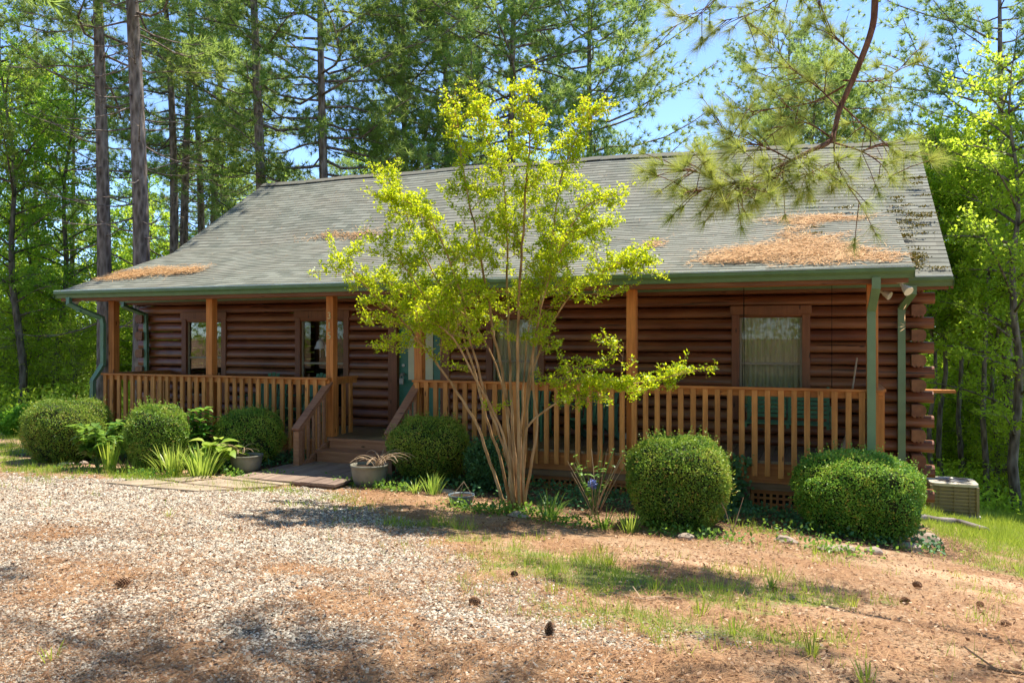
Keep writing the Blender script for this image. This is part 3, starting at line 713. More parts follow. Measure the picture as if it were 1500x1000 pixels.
# corrugated drain pipe
pts = [(1335, 762), (1352, 762), (1375, 766), (1400, 768), (1425, 775), (1444, 781)]; gp = [G(*p) for p in pts]
def smoothpts(P, n=8):
    out = []
    for i in range(len(P)-1):
        p0 = P[max(i-1, 0)]; p1 = P[i]; p2 = P[i+1]; p3 = P[min(i+2, len(P)-1)]
        for k in range(n):
            t_ = k/n; out.append(.5*((2*p1)+(p2-p0)*t_+(2*p0-5*p1+4*p2-p3)*t_*t_+(3*p1-p0-3*p2+p3)*t_**3))
    return out+[P[-1]]
sp = smoothpts([p+Vector((0, 0, .045)) for p in gp], 26)
M['hose'] = plain('grey_brown_corrugated_plastic', (.20, .16, .15), .6, .4)
mb = MB(); mb.tube(sp, [(.062 if k % 2 else .048) for k in range(len(sp))], 12); tag(mb.build('drain_pipe', M['hose'], origin=gp[0]), 'grey corrugated drain pipe lying in the grass beyond the rightmost shrub', 'drain pipe')
# pots
M['pot'] = plain('grey_ceramic_pot', (.19, .18, .14), .5, .4, 0, .25, 5, .002); M['dirt'] = plain('potting_soil', (.05, .035, .025), .95, .1)
def pot(px, py, r_, h_, label, loop, seed, m_=None, cat='plant pot', nm='plant_pot'):
    c0 = G(px, py); e = empty(nm, c0, label, cat); mb = MB()
    mb.lathe(c0, [(.001, .0), (r_*.78, 0), (r_*.88, h_*.3), (r_*.98, h_*.75), (r_, h_*.9), (r_*1.04, h_*.92), (r_*1.04, h_), (r_*.95, h_), (r_*.93, h_*.85), (r_*.9, h_*.8)], 28)
    mb.build('bowl', m_ or M['pot'], e, smooth=True)
    mb = MB(); mb.lathe(c0, [(r_*.94, h_*.86), (r_*.5, h_*.9), (.001, h_*.89)], 20); mb.build('soil', M['dirt'], e)
    rr = random.Random(seed)
    return e, c0, rr
def drytwigs(e, c0, rr, off, n, hgt, z0):
    mb = MB()
    for k in range(n):
        a = rr.uniform(0, 6.28); p = Vector((c0.x+off[0]+rr.uniform(-.05, .05), c0.y+off[1]+rr.uniform(-.05, .05), c0.z+z0)); ps = [p]; d = Vector((.35*math.cos(a), .35*math.sin(a), 1)).normalized(); hh = hgt*rr.uniform(.5, 1.1)
        for j in range(6):
            d = (d+Vector((.16*math.cos(a), .16*math.sin(a), -.16-.05*j))).normalized(); ps.append(ps[-1]+d*hh/5)
        mb.tube(ps, [.007, .006, .005, .005, .004, .004, .003], 4)
    mb.build('dry_stems', M['twig'], e)
e, c0, rr = pot(361, 690, .235, .25, 'grey round pot with dry stems between the rounded shrub and walkway', 0, 3); drytwigs(e, c0, rr, (-.12, 0), 20, .46, .22)
e, c0, rr = pot(541, 710, .255, .29, 'taller grey round pot with dead grass at the right front corner of the walkway', 0, 4); drytwigs(e, c0, rr, (.14, .02), 30, .5, .25)
mb = MB(); mb.tube([(c0.x-.12+.1*math.cos(a), c0.y, c0.z+.29+.09*math.sin(a)) for a in np.linspace(0, math.pi, 10)], .006, 5); mb.build('wire_loop', M['twig'], e)
M['bluebowl'] = plain('slate_blue_plastic', (.10, .14, .17), .45, .5)
e, c0, rr = pot(676, 738, .16, .12, 'slate blue hanging basket bowl set down on the mulch near the slender tree', 0, 5, M['bluebowl'], 'planter bowl', 'hanging_basket')
mb = MB()
for a in (0, 2.1, 4.2): mb.tube([(c0.x+.15*math.cos(a), c0.y+.15*math.sin(a), c0.z+.11), (c0.x+.03, c0.y, c0.z+.28)], .004, 4)
mb.build('hanger', M['twig'], e)
# rocks
def rock(px, py, s, seed, label, grp=None, z=.4):
    c0 = G(px, py); r_ = np.random.RandomState(seed); import bmesh
    bm = bmesh.new(); bmesh.ops.create_icosphere(bm, subdivisions=2, radius=1)
    for v in bm.verts:
        p = v.co.copy(); k = 1+.35*(math.sin(p.x*3+seed)*math.cos(p.y*2.3+seed*2)+.4*math.sin(p.z*5+seed))*.7
        v.co = Vector((p.x*s[0]*k, p.y*s[1]*k, p.z*s[2]*k))+Vector((c0.x, c0.y, c0.z+s[2]*z))
    me = bpy.data.meshes.new('rock'); bm.to_mesh(me); bm.free(); me.materials.append(M['rock'])
    tag(link(me, 'rock', None, c0), label, 'rock', grp)
M['rock'] = plain('rough_grey_rock', (.34, .27, .22), .9, .2, 0, .35, 4, .01)
rock(1357, 797, (.14, .1, .10), 2, 'largest pale rock, at the right end of the shrub bed'); rock(1333, 806, (.15, .08, .06), 5, 'flat grey rock just left of the largest rock')
for i, (a, b_, l_) in enumerate([(1240, 806, 'first small bed edging stone, below the middle of the rightmost shrub'), (1215, 806, 'grey edging stone under the rightmost shrub'), (1152, 794, 'small brown stone in the mulch before the lattice'), (1280, 810, 'low grey edging stone below the right side of the rightmost shrub'), (1005, 790, 'flat pale stone at the front of the bed below the tall rounded shrub'),
        (97, 682, 'light stone in shade under the leftmost shrub'), (122, 680, 'pale tan stone between the leftmost shrub and iris leaves'), (655, 722, 'dark round stone beside the blue bowl'), (760, 757, 'small stone at the foot of the slender tree')]):
    rock(a, b_, (.09+.02*(i % 3), .07, .045), i+7, l_, 'stones edging the shrub bed')
# dinner bell on its bracket
bx = -7.70-.068
b0 = Vector((bx, PY+.05, 1.50)); bell = empty('dinner_bell', b0, 'grey cast iron dinner bell on a bracket fixed to the numbered porch post', 'bell')
M['iron'] = plain('grey_cast_iron', (.30, .28, .26), .45, .5, .3, .2)
mb = MB(); mb.tube([b0+Vector((.0, 0, -.13)), b0+Vector((-.05, -.02, -.02)), b0+Vector((-.1, -.05, .0))], [.02, .015, .012], 6); mb.box(b0.x-.02, b0.x, b0.y-.04, b0.y+.04, b0.z-.17, b0.z+.03); mb.build('bracket', M['iron'], bell)
mb = MB(); cc = b0+Vector((-.11, -.05, .02)); mb.lathe(cc, [(.105, -.06), (.098, -.05), (.085, -.03), (.068, .01), (.058, .055), (.03, .085), (.012, .09), (.012, .12), (.001, .12)], 20); mb.build('bell_body', M['iron'], bell, smooth=True)
mb = MB(); mb.tube([cc+Vector((0, 0, -.02)), cc+Vector((0, 0, -.2))], .004, 5); mb.tube([cc+Vector((0, 0, -.05)), cc+Vector((0, 0, -.085))], .015, 8); mb.build('clapper', M['iron'], bell)
# key lock box on the door handle
k0_ = Vector((-7.2, WY-.12, .86)); lk = empty('key_lockbox', k0_, 'small grey key lockbox hanging from the green front door handle', 'lockbox')
mb = MB(); mb.box(k0_.x-.04, k0_.x+.04, k0_.y-.02, k0_.y+.02, k0_.z-.06, k0_.z+.05); mb.build('case', M['metal'], lk, bevel=.006)
mb = MB(); mb.tube([(k0_.x+.03*math.cos(a), k0_.y, k0_.z+.055+.07*math.sin(a)) for a in np.linspace(0, math.pi, 10)], .006, 6); mb.build('shackle', M['metal'], lk)
# furniture
M['swing'] = plain('green_painted_slats', (.08, .20, .11), .6, .4, 0, .15)
def swing(cx, cy, wdt):
    c = Vector((cx, cy, .42)); e = empty('porch_swing', c, 'dark green slatted porch swing behind the railing near the right end window', 'porch swing')
    for x0, x1 in ((-wdt/2, -.02), (.02, wdt/2)):
        mb = MB()
        for k in range(7): z = .05+k*.062; yy = .24+k*.016; mb.box(c.x+x0, c.x+x1, c.y+yy, c.y+yy+.02, c.z+z, c.z+z+.05)
        mb.build('backrest', M['swing'], e)
    mb = MB()
    for k in range(6): mb.box(c.x-wdt/2, c.x+wdt/2, c.y-.24+k*.078, c.y-.24+k*.078+.065, c.z-.01, c.z+.01)
    mb.build('seat', M['swing'], e)
    mb = MB()
    for x in (-wdt/2, 0, wdt/2-.04): mb.box(c.x+x, c.x+x+.04, c.y-.24, c.y+.26, c.z-.06, c.z-.012); mb.bar((c.x+x+.02, c.y+.25, c.z-.06), (c.x+x+.02, c.y+.37, c.z+.5), .04, .04)
    mb.build('frame', M['swing'], e)
    for x in (-wdt/2-.03, wdt/2+.03):
        mb = MB(); mb.bar((c.x+x, c.y-.26, c.z+.22), (c.x+x, c.y+.28, c.z+.22), .06, .025); mb.box(c.x+x-.02, c.x+x+.02, c.y-.22, c.y-.18, c.z-.05, c.z+.21); mb.build('armrest', M['swing'], e)
        for yy, z1 in ((-.2, .23), (.26, .23)):
            mb = MB(); mb.tube([(c.x+x, c.y+yy, c.z+.0), (c.x+x, c.y+.05, 2.45)], .004, 4); mb.build('chain', M['void'], e)
swing(-.55, 12.3, 1.15)
def rocker(cx, cy, rz, label, nm='porch_chair', col=None):
    col = col or M['swing']; e = empty(nm, (cx, cy, 0), label, 'chair', 'chairs on the porch', rz); o = Vector((0, 0, 0))
    def pt(name, mb):
        me_o = mb.build(name, col); me_o.parent = e
    mb = MB()
    for k in range(6): mb.box(-.27, .27, -.25+k*.085, -.25+k*.085+.07, .36-.02*k, .38-.02*k)
    pt('seat', mb); mb = MB(); 
    for k in range(7):
        x = -.24+k*.072; hh = .98-.02*abs(k-3)**2; mb.bar((x+.03, .22, .24), (x+.03+(x+.03)*.15, .22+.28, hh), .062, .018, (0, -1, .3))
    pt('backrest', mb)
    for s in (-1, 1):
        mb = MB(); mb.box(s*.33-.055, s*.33+.055, -.32, .38, .56, .585); pt('armrest', mb)
        mb = MB(); mb.box(s*.29-.02, s*.29+.02, -.27, -.18, 0, .56); pt('leg', mb)
        mb = MB(); mb.bar((s*.29, -.25, .34), (s*.29, .5, .02), .04, .1, (0, 0, 1)); mb.box(s*.31-.02, s*.31+.02, .26, .33, .1, .56); pt('leg', mb)
rocker(-9.75, 12.25, .3, 'green wooden chair behind the left railing, left of the tall window')
rocker(-8.95, 12.35, -.1, 'green wooden chair behind the left railing just below the tall window')
rocker(-4.55, 12.3, .1, 'dark green chair behind the railing under the middle curtained window')
rocker(-3.5, 12.35, -.15, 'dark green chair behind the railing left of the right middle post')
mb = MB(); a = Vector((.20, 12.3, 0)); b_ = Vector((.40, 12.82, 1.35)); mb.tube([a, b_], .013, 6); mb.tube([a-Vector((0, 0, -.02)), a+(b_-a)*.16], [.07, .025], 8); tag(mb.build('broom', M['twig'], origin=a), 'thin broom leaning against the wall at the right end of the porch', 'broom')
mb = MB(); p = atY(914, 641, 12.86); mb.box(p.x-.04, p.x+.04, WY-.11, WY-.075, p.z-.07, p.z+.07); hb('wall_outlet', mb, M['white'])
# fallen twigs, cones
mb = MB(); P = [G(*q)+Vector((0, 0, .015)) for q in [(893, 870), (915, 874), (940, 880), (965, 877), (998, 880)]]; mb.tube(smoothpts(P, 4), .008, 5); mb.tube([P[2], P[2]+Vector((-.1, .18, .02))], .004, 4); mb.tube([P[3], P[3]+Vector((.1, -.12, .01))], .004, 4)
tag(mb.build('fallen_twig', M['twig'], origin=P[0]), 'bare fallen twig lying on the patchy grass', 'twig')
M['bark_f'] = plain('fallen_branch_bark', (.10, .07, .05), .9, .1)
mb = MB(); P = [G(*q)+Vector((0, 0, .02)) for q in [(1432, 978), (1460, 986), (1500, 992)]]; mb.tube(smoothpts(P, 4), .010, 5); mb.tube([P[1], P[1]+Vector((-.12, .2, .03))], .006, 4)
tag(mb.build('fallen_twig', M['bark_f'], origin=P[0]), 'dark fallen twig at the bottom right corner of the yard', 'twig')
M['cone'] = plain('pine_cone_scales', (.30, .17, .10), .8, .2, 0, .4, 30)
M['cone_d'] = plain('dark_pine_cone_scales', (.12, .07, .045), .8, .2, 0, .4, 30)
def conemesh(m_, nm):
    mb = MB(); L = .075
    mb.tube([(0, 0, 0), (0, 0, L*.5), (0, 0, L)], [.012, .014, .004], 6)
    for k in range(95):
        t_ = k/95; a = k*2.39996; z = .004+t_*L*.95; r_ = .031*math.sin(math.pi*(.16+.8*t_))**.8; ca, sa = math.cos(a), math.sin(a); wv = .0085*(1-.5*t_)
        tx, ty = -sa, ca; b0 = Vector((ca*.008, sa*.008, z)); tp = Vector((ca*r_, sa*r_, z+.008+.008*t_))
        mb.add([b0+Vector((tx*.004, ty*.004, 0)), b0-Vector((tx*.004, ty*.004, 0)), tp-Vector((tx*wv, ty*wv, 0)), tp+Vector((tx*wv, ty*wv, 0)), tp+Vector((ca*.003, sa*.003, -.006))], [(0, 1, 2, 3), (3, 2, 4)])
    return mb
for i, (px, py, up, s, l_) in enumerate([(805, 932, 1, 1.15, 'dark pine cone standing upright at the edge of the gravel'), (688, 884, 0, 1.15, 'pine cone lying on brown gravel left of the upright cone'), (168, 861, 0, 1.35, 'pine cone lying on the gravel at far left'),
        (1350, 863, 0, 1.2, 'pine cone on bare dirt, the farthest of the right group'), (1333, 884, 0, 1.1, 'pine cone on bare dirt, nearest of the right group'), (1433, 887, 0, 1.0, 'flattened pine cone at the edge of the pale dirt patch'), (1463, 917, 0, 1.0, 'pine cone low at the right edge of the yard'), (1133, 868, 0, .8, 'small pine cone among grass tufts'), (757, 846, 0, .9, 'small cone on brown needles below the slender tree')]):
    s *= .82; c0 = G(px, py); mb = conemesh(None, 'x'); mt = M['cone_d'] if up or i > 6 else M['cone']
    o = mb.build('pine_cone', mt); o.location = c0 + Vector((0, 0, .0 if up else .028*s)); o.scale = (s*(1 if not up else 1.0),)*3
    o.rotation_euler = (0, 0, 0) if up else (R(90), 0, i*1.3)
    tag(o, l_, 'pine cone', 'pine cones on the ground')
# ================================================================ plants
def unit(a): return a/np.maximum(np.linalg.norm(a, axis=-1, keepdims=True), 1e-9)
def rdir(rs, n, zb=0):
    a = rs.normal(size=(n, 3)); a[:, 2] += zb; return unit(a)
def cards(P, D, Nn, L, W, fold=0):
    """diamond leaves: base P, along D, lying in the plane whose normal is about Nn"""
    D = unit(D); S = unit(np.cross(D, Nn)); L = np.asarray(L).reshape(-1, 1)*np.ones((len(P), 1)); W = np.asarray(W).reshape(-1, 1)*np.ones((len(P), 1))
    v = np.stack([P, P+D*L*.45+S*W*.5, P+D*L, P+D*L*.45-S*W*.5], 1).reshape(-1, 3)
    return v, np.arange(len(P)*4).reshape(-1, 4)
def blades(P, D, L, W, rs):
    D = unit(D); S = unit(np.cross(D, rs.normal(size=D.shape))); L = np.asarray(L).reshape(-1, 1)*np.ones((len(P), 1)); W = np.asarray(W).reshape(-1, 1)*np.ones((len(P), 1))
    v = np.stack([P+S*W*.5, P-S*W*.5, P+D*L], 1).reshape(-1, 3); return v, np.arange(len(P)*3).reshape(-1, 3)
def tufts(P, A, k, L, W, rs, spread=.9):
    """needle tufts: k needles from each point fanning about axis A"""
    n = len(P); PP = np.repeat(P, k, 0); AA = np.repeat(unit(A), k, 0)
    D = unit(AA + rs.normal(size=(n*k, 3))*spread); LL = L*rs.uniform(.7, 1.15, n*k)
    v, f = blades(PP, D, LL, W, rs); return v, f, np.repeat(rs.rand(n), k)*.7+rs.rand(n*k)*.3
def bez(p0, p1, sag, n=6):
    p0 = Vector(p0); p1 = Vector(p1); return [p0.lerp(p1, i/(n-1))+Vector((0, 0, sag*4*(i/(n-1))*(1-i/(n-1)))) for i in range(n)]

def pine_geo(seed, Ht, r0, cb, rmax, dens=1.0, top=.35, dead=16, nl=.25, nw=.021, shape='round', kn=22):
    rg = random.Random(seed); rs = np.random.RandomState(seed); wd = MB()
    lean = (rg.uniform(-.4, .4), rg.uniform(-.4, .4)); npt = 12
    def ax(z): t_ = z/Ht; return Vector((lean[0]*t_*t_*1.5+.12*math.sin(t_*5+seed), lean[1]*t_*t_*1.5+.1*math.cos(t_*4+seed)-.1, z))
    wd.tube([ax(Ht*i/npt)-Vector((0, 0, .3 if i == 0 else 0)) for i in range(npt+1)], [r0*(1.25 if i == 0 else 1)*(1-.85*i/npt) for i in range(npt+1)], 9)
    TP = []; TA = []
    for k in range(dead):
        z = rg.uniform(2.5, cb+1); a = rg.uniform(0, 6.28); L = rg.uniform(.6, 2.6); p0 = ax(z); up = rg.uniform(-.25, .45)
        p1 = p0+Vector((math.cos(a)*L, math.sin(a)*L, up*L)); pts = bez(p0, p1, -.1*L, 5); wd.tube(pts, [.022, .018, .013, .008, .004], 4)
        for j in range(3):
            q = pts[rg.randint(1, 4)]; b_ = a+rg.uniform(-1.1, 1.1); wd.tube([q, q+Vector((math.cos(b_)*.5, math.sin(b_)*.5, rg.uniform(-.1, .3)))], [.007, .002], 3)
    nb = int((Ht-cb)*7.0*dens)
    for k in range(nb):
        if rg.random() < .12: continue
        t_ = (k+rg.random())/nb; z = cb+(Ht-cb-.2)*t_; a = k*2.4+rg.uniform(-.5, .5)
        pf = (math.sin(math.pi*min(1, t_*.62+.33))**.8 if shape == 'round' else (1-t_)**.7*.95+.1)
        L = rmax*pf*rg.uniform(.65, 1.1)+.3; p0 = ax(z); up = rg.uniform(.05, .35)+t_*.5-(.15 if t_ < .3 else 0)
        p1 = p0+Vector((math.cos(a)*L, math.sin(a)*L, up*L)); pts = bez(p0, p1, -.10*L, 6); kx, ky = rg.uniform(-.12, .12)*L, rg.uniform(-.12, .12)*L; pts = [q+Vector((kx*math.sin(i*1.1), ky*math.sin(i*.9), .03*L*math.sin(i*1.7+k))) for i, q in enumerate(pts)]; pts[0] = p0
        wd.tube(pts, [.006+.009*L*(1-j/6) for j in range(6)], 4)
        ns = int(6+L*5)
        for j in range(ns):
            u_ = .28+.72*(j+rg.random())/ns; i0 = min(4, int(u_*5)); q = pts[i0].lerp(pts[i0+1], u_*5-i0)
            b_ = a+rg.choice((-1, 1))*rg.uniform(.3, 1.2)*(1.1-u_*.5); sl_ = rg.uniform(.35, .95)*(1.15-.5*u_)*min(1, L*.5); dd = Vector((math.cos(b_), math.sin(b_), rg.uniform(-.35, .85))).normalized()
            e_ = q+dd*sl_; wd.tube([q, e_], [.007, .003], 3, False)
            m_ = max(2, int(sl_*5.2))
            for w__ in range(m_):
                f_ = .35+.65*(w__+1)/m_; o_ = Vector((rg.uniform(-1, 1), rg.uniform(-1, 1), rg.uniform(-.8, 1)))*.15
                TP.append(tuple(q.lerp(e_, f_)+o_)); TA.append(tuple(dd+Vector((0, 0, .35))+o_*3))
    v, f, r_ = tufts(np.array(TP), np.array(TA), kn, nl, nw, rs, .85); return wd, v, f, r_
def leafy_geo(seed, Ht, r0, cb, rmax, nl, ls, ys=0, stems=1):
    """broadleaf tree: limbs, twigs and leaves in loose sprays along them"""
    rg = random.Random(seed); rs = np.random.RandomState(seed); wd = MB(); A_ = []; B_ = []
    for s in range(stems):
        lx, ly = rg.uniform(-.08, .08)*Ht*(1 if stems == 1 else 1.6), rg.uniform(-.08, .08)*Ht*(1 if stems == 1 else 1.6); hh = Ht*rg.uniform(.8, 1)
        npt = 9; tr = [Vector((lx*(i/npt)**1.3+.12*math.sin(i*1.3+seed+s), ly*(i/npt)**1.3+.12*math.cos(i*1.7+seed+s), hh*i/npt-(.3 if i == 0 else 0))) for i in range(npt+1)]
        wd.tube(tr, [r0*(1-.88*i/npt) for i in range(npt+1)], 7)
        nb = int(hh*2.6)+4
        for k in range(nb):
            t_ = cb/hh+(1-cb/hh)*(k+rg.random())/nb; t_ = min(t_, .99); i0 = int(t_*npt); p0 = tr[i0].lerp(tr[i0+1], t_*npt-i0); a = k*2.4+rg.uniform(-.6, .6)
            pr = (t_-cb/hh)/(1-cb/hh); L = rmax*(math.sin(math.pi*(.2+.72*pr))**.8)*rg.uniform(.55, 1.1)+.2
            p1 = p0+Vector((math.cos(a)*L, math.sin(a)*L, L*rg.uniform(.1, .75))); pts = bez(p0, p1, .06*L, 5)
            wd.tube(pts, [r0*.26*(1-j*.22)+.003 for j in range(5)], 4)
            for j in range(int(5+L*4)):
                u_ = .2+.8*rg.random(); i1 = min(3, int(u_*4)); q = pts[i1].lerp(pts[i1+1], u_*4-i1); dd = Vector((rg.gauss(0, 1), rg.gauss(0, 1), rg.gauss(.25, .5))).normalized()*rg.uniform(.3, .95)
                e_ = q+dd; wd.tube([q, e_], [.006, .002], 3, False); A_.append(tuple(q)); B_.append(tuple(e_))
    A_ = np.array(A_); B_ = np.array(B_); k = rs.randint(0, len(A_), nl); u_ = rs.rand(nl, 1)**.6; P = A_[k]*(1-u_)+B_[k]*u_+rs.normal(size=(nl, 3))*.07
    D = unit(B_[k]-A_[k]+rs.normal(size=(nl, 3))*.8); Nn = unit(rs.normal(size=(nl, 3))*.55+np.array([0, 0, 1.]))
    v, f = cards(P, D, Nn, ls*rs.uniform(.6, 1.25, nl), ls*.62*rs.uniform(.7, 1.2, nl)); tone = rs.rand(len(A_))[k]*.5+rs.rand(nl)*.5
    return wd, v, f, tone
def tree_thing(name, geo, wm, lm, crown='crown'):
    wd, v, f, r_ = geo; e = empty(name, (0, 0, 0)); o = wd.build('trunk', wm, e, smooth=True); npmesh(crown, v, f, lm, r_, e); return e
protos = {}
def put(key, loc, label, cat='tree', group=None, s=1.0, rz=0, used=set()):
    e = protos[key]; o = e if key not in used else copy_tree(e); used.add(key)
    o.location = loc; o.rotation_euler = (0, 0, rz); o.scale = (s, s, s); o['label'] = label; o['category'] = cat
    if group: o['group'] = group
    return o
LONG = tree_thing('pine_tree', pine_geo(1, 22, .23, 9.4, 3.2, .6, dead=36), M['bark'], M['pine']); protos['long'] = LONG
protos['long2'] = tree_thing('pine_tree', pine_geo(2, 21, .20, 8.6, 3.0, .6, dead=32), M['bark'], M['pine'])
protos['mid'] = tree_thing('pine_tree', pine_geo(3, 17, .19, 5.0, 4.1, 1.0, dead=14), M['bark'], M['pine'])
protos['mid2'] = tree_thing('pine_tree', pine_geo(4, 15.5, .17, 4.4, 3.8, 1.05, dead=12, shape='cone'), M['bark'], M['pine'])
protos['cone'] = tree_thing('pine_tree', pine_geo(5, 13.5, .16, 3.0, 3.6, 1.15, dead=5, shape='cone'), M['bark'], M['pine'])
protos['hw'] = tree_thing('broadleaf_tree', leafy_geo(11, 12.5, .15, 1.8, 2.9, 13000, .12), M['bark_d'], M['leaf_y'])
protos['hw2'] = tree_thing('broadleaf_tree', leafy_geo(12, 10, .12, 1.2, 2.5, 12000, .12), M['bark_d'], M['leaf_y'])
protos['hw3'] = tree_thing('broadleaf_tree', leafy_geo(13, 14, .14, 3.0, 2.7, 12500, .12), M['bark_d'], M['leaf'])
protos['pole'] = tree_thing('broadleaf_tree', leafy_geo(16, 13, .10, 5.0, 2.0, 12000, .13), M['bark_d'], M['leaf_y'])
protos['sap'] = tree_thing('sapling', leafy_geo(14, 5.0, .04, .4, 1.7, 6500, .10, stems=2), M['bark_d'], M['leaf_y'])
protos['sap2'] = tree_thing('sapling', leafy_geo(15, 4.0, .03, .2, 1.5, 6000, .10, stems=3), M['bark_d'], M['leaf_y'])
def gp_(px, d):
    r = ray(px, HY); x, y = r.x*d, r.y*d; return Vector((x, y, float(H(x, y))-.02))
for px, d, key, s, rz, lb in [
    (141, 20.0, 'long2', 1.0, 2.0, 'tall leaning pine trunk just left of the porch corner'),
    (200, 19.2, 'long', 1.0, 1.0, 'thickest tall pine trunk, seen behind the left end of the porch'),
    (252, 27, 'long2', .95, 3.4, 'slim pine trunk standing just right of the thickest pine'),
    (274, 28, 'long', .85, 5.0, 'slim pine next right, above the left roof slope'),
    (384, 25, 'long', .95, 0.4, 'dark pine trunk rising behind the left end of the roof ridge'),
    (471, 26, 'mid', 1.12, 1.9, 'pine behind the ridge above the numbered porch post'),
    (594, 30, 'mid2', 1.18, 4.1, 'straight pine behind the ridge left of the slender yellow green tree'),
    (648, 31, 'mid', 1.1, 3.0, 'second pine behind the ridge left of the slender tree top'),
    (752, 28, 'mid', 1.12, 5.2, 'full crowned pine behind the middle of the ridge'),
    (868, 30, 'mid', 1.05, .8, 'wide green pine whose right side meets the open sky'),
    (1178, 29, 'mid2', .92, 2.2, 'isolated pine behind the right part of the roof between two sky gaps'),
    (1150, 33, 'mid', 1.0, 3.3, 'taller pine farther back in the gap right of center'),
    (1212, 28, 'cone', 1.0, 1.3, 'bushy young pine half hidden behind the hanging bough'),
    (1468, 24, 'mid', 1.0, 1.2, 'pine at the upper right corner of the view'),
    (1382, 24, 'pole', .92, .3, 'dark hardwood trunk right behind the log corner'),
    (1440, 22, 'pole', .9, 2.3, 'leaning hardwood right of the air conditioner'),
    (1490, 20, 'hw', .9, 1.6, 'bent hardwood at the right edge of the lawn'),
    (1366, 23.5, 'pole', .8, 1.1, 'slim bare stemmed tree just beyond the log corner'),
    (1405, 24.5, 'pole', .9, 2.1, 'slim tree rising directly behind the air conditioner'),
    (1455, 23, 'pole', .8, 3.1, 'thin dark stemmed tree between the two leaning hardwoods'),
    (1478, 26, 'pole', .9, 4.1, 'thin upright stem near the right edge of the woods'),
    (40, 28, 'pole', 1.0, 2.1, 'thin dark stem at the far left of the woods'),
    (1420, 28, 'pole', 1.0, 5.1, 'slim tree a little way behind the air conditioner'),
    (1468, 30, 'pole', 1.0, 2.6, 'taller slim tree in the right woods'),
    (1345, 33, 'hw', 1.1, 4.4, 'tall bright broadleaf tree beyond the right gable edge'),
    (1425, 31, 'hw', 1.1, 5.6, 'tall broadleaf tree above and beyond the air conditioner'),
    (108, 33, 'long2', .7, 4.8, 'thinner pine left of the leaning trunk'),
    (58, 36, 'long', .75, .2, 'slim pine far back at the left'),
    (-45, 24, 'long2', .8, 2.6, 'pine with boughs reaching in at the left edge'),
    (22, 30, 'hw2', .75, 2.9, 'bright broadleaf tree at the far left'),
    (160, 34, 'hw2', .85, 1.1, 'bright broadleaf tree between the two nearest pine trunks'),
    (225, 36, 'hw2', .9, 3.3, 'broadleaf tree just right of the thickest pine trunk'),
    (325, 34, 'hw', .95, 4.0, 'broadleaf tree over the left roof slope'),
    (430, 36, 'hw2', 1.0, .5, 'broadleaf tree peeping over the left end of the ridge'),
    (555, 38, 'hw', .95, 2.2, 'broadleaf tree low behind the ridge left of center')]:
    put(key, gp_(px, d), lb, 'tree', None, s, rz)
# more trees further back, close to one another
rg = random.Random(77)
FAR = {-60: 'outside the left edge of the picture', 15: 'farthest back at the left edge', 100: 'seen left of the leaning pine trunk', 178: 'between the two nearest pine trunks, farthest back', 215: 'just right of the thickest pine trunk', 300: 'right of the two slim pines', 345: 'over the middle of the left roof slope',
 410: 'just right of the dark trunk at the ridge end', 505: 'over the ridge above the numbered post', 545: 'over the ridge above the front steps', 610: 'behind the ridge above the front door', 690: 'just left of the slender tree top', 735: 'straight behind the slender tree top', 800: 'just right of the slender tree top',
 1400: 'above the air conditioner, farthest back', 1455: 'right of the air conditioner, far back', 1500: 'at the right edge of the picture', 1545: 'nearest one outside the right edge', 1360: 'seen past the right roof edge', 1320: 'showing over the right end of the ridge', 1530: 'farther one outside the right edge',
 290: 'slim, second right of the thickest trunk', 318: 'slim, third right of the thickest trunk', 85: 'nearer one above the leftmost shrub', 30: 'nearer one over the loose left shrub', 1408: 'nearer one directly above the air conditioner', 1476: 'nearer one near the right edge above the lawn'}
for px, d in [(-60, 36), (15, 46), (100, 42), (178, 46), (215, 48), (300, 46), (345, 50), (410, 48), (505, 47), (545, 52), (610, 50), (690, 48), (735, 55), (800, 50), (1400, 40), (1455, 36), (1500, 32), (1545, 28), (1360, 44), (1320, 46), (1530, 40), (290, 31), (318, 33), (85, 27), (30, 25), (1408, 27), (1476, 29)]:
    key = rg.choice(['mid', 'mid2', 'hw', 'hw3', 'cone'] if 250 < px < 900 else ['hw3', 'hw', 'hw2', 'hw2', 'hw2', 'hw3'])
    if px in (290, 318): key = 'long2'
    pine_ = key in ('mid', 'mid2', 'cone', 'long2')
    put(key, gp_(px, d), ('pine' if pine_ else 'leafy broadleaf tree')+' in the far woods, '+FAR[px], 'tree', 'pines in the far woods' if pine_ else 'broadleaf trees in the far woods', rg.uniform(.8, 1.0), rg.uniform(0, 6.28))
for i in range(54):
    px = rg.uniform(-90, 250) if i % 2 else rg.uniform(1340, 1600)
    d = rg.uniform(24, 42) if px < 300 else rg.uniform(21.5, 36)
    put(rg.choice(['sap', 'sap2']), gp_(px, d), 'slender leafy sapling in the woods on the left' if px < 300 else 'slender leafy sapling in the woods on the right', 'sapling', 'saplings at the wood edge left' if px < 300 else 'saplings at the wood edge right', rg.uniform(.6, 1.15), rg.uniform(0, 6.28))
for px, d, key in [(1640, 24, 'hw2'), (1720, 27, 'hw'), (1800, 24, 'hw2'), (1900, 28, 'hw3'), (1680, 34, 'mid'), (1850, 36, 'mid2'), (-170, 30, 'hw2'), (-260, 26, 'hw')]:
    put(key, gp_(px, d), 'tree at the side of the yard, outside the picture', 'tree', 'trees beyond the sides of the view', .9, px)
for i in range(14):
    put(rg.choice(['sap', 'sap2']), gp_(230+i*24, rg.uniform(31, 38)), 'leafy sapling behind the left roof slope', 'sapling', 'saplings behind the house', rg.uniform(1.1, 1.6), rg.uniform(0, 6.28))
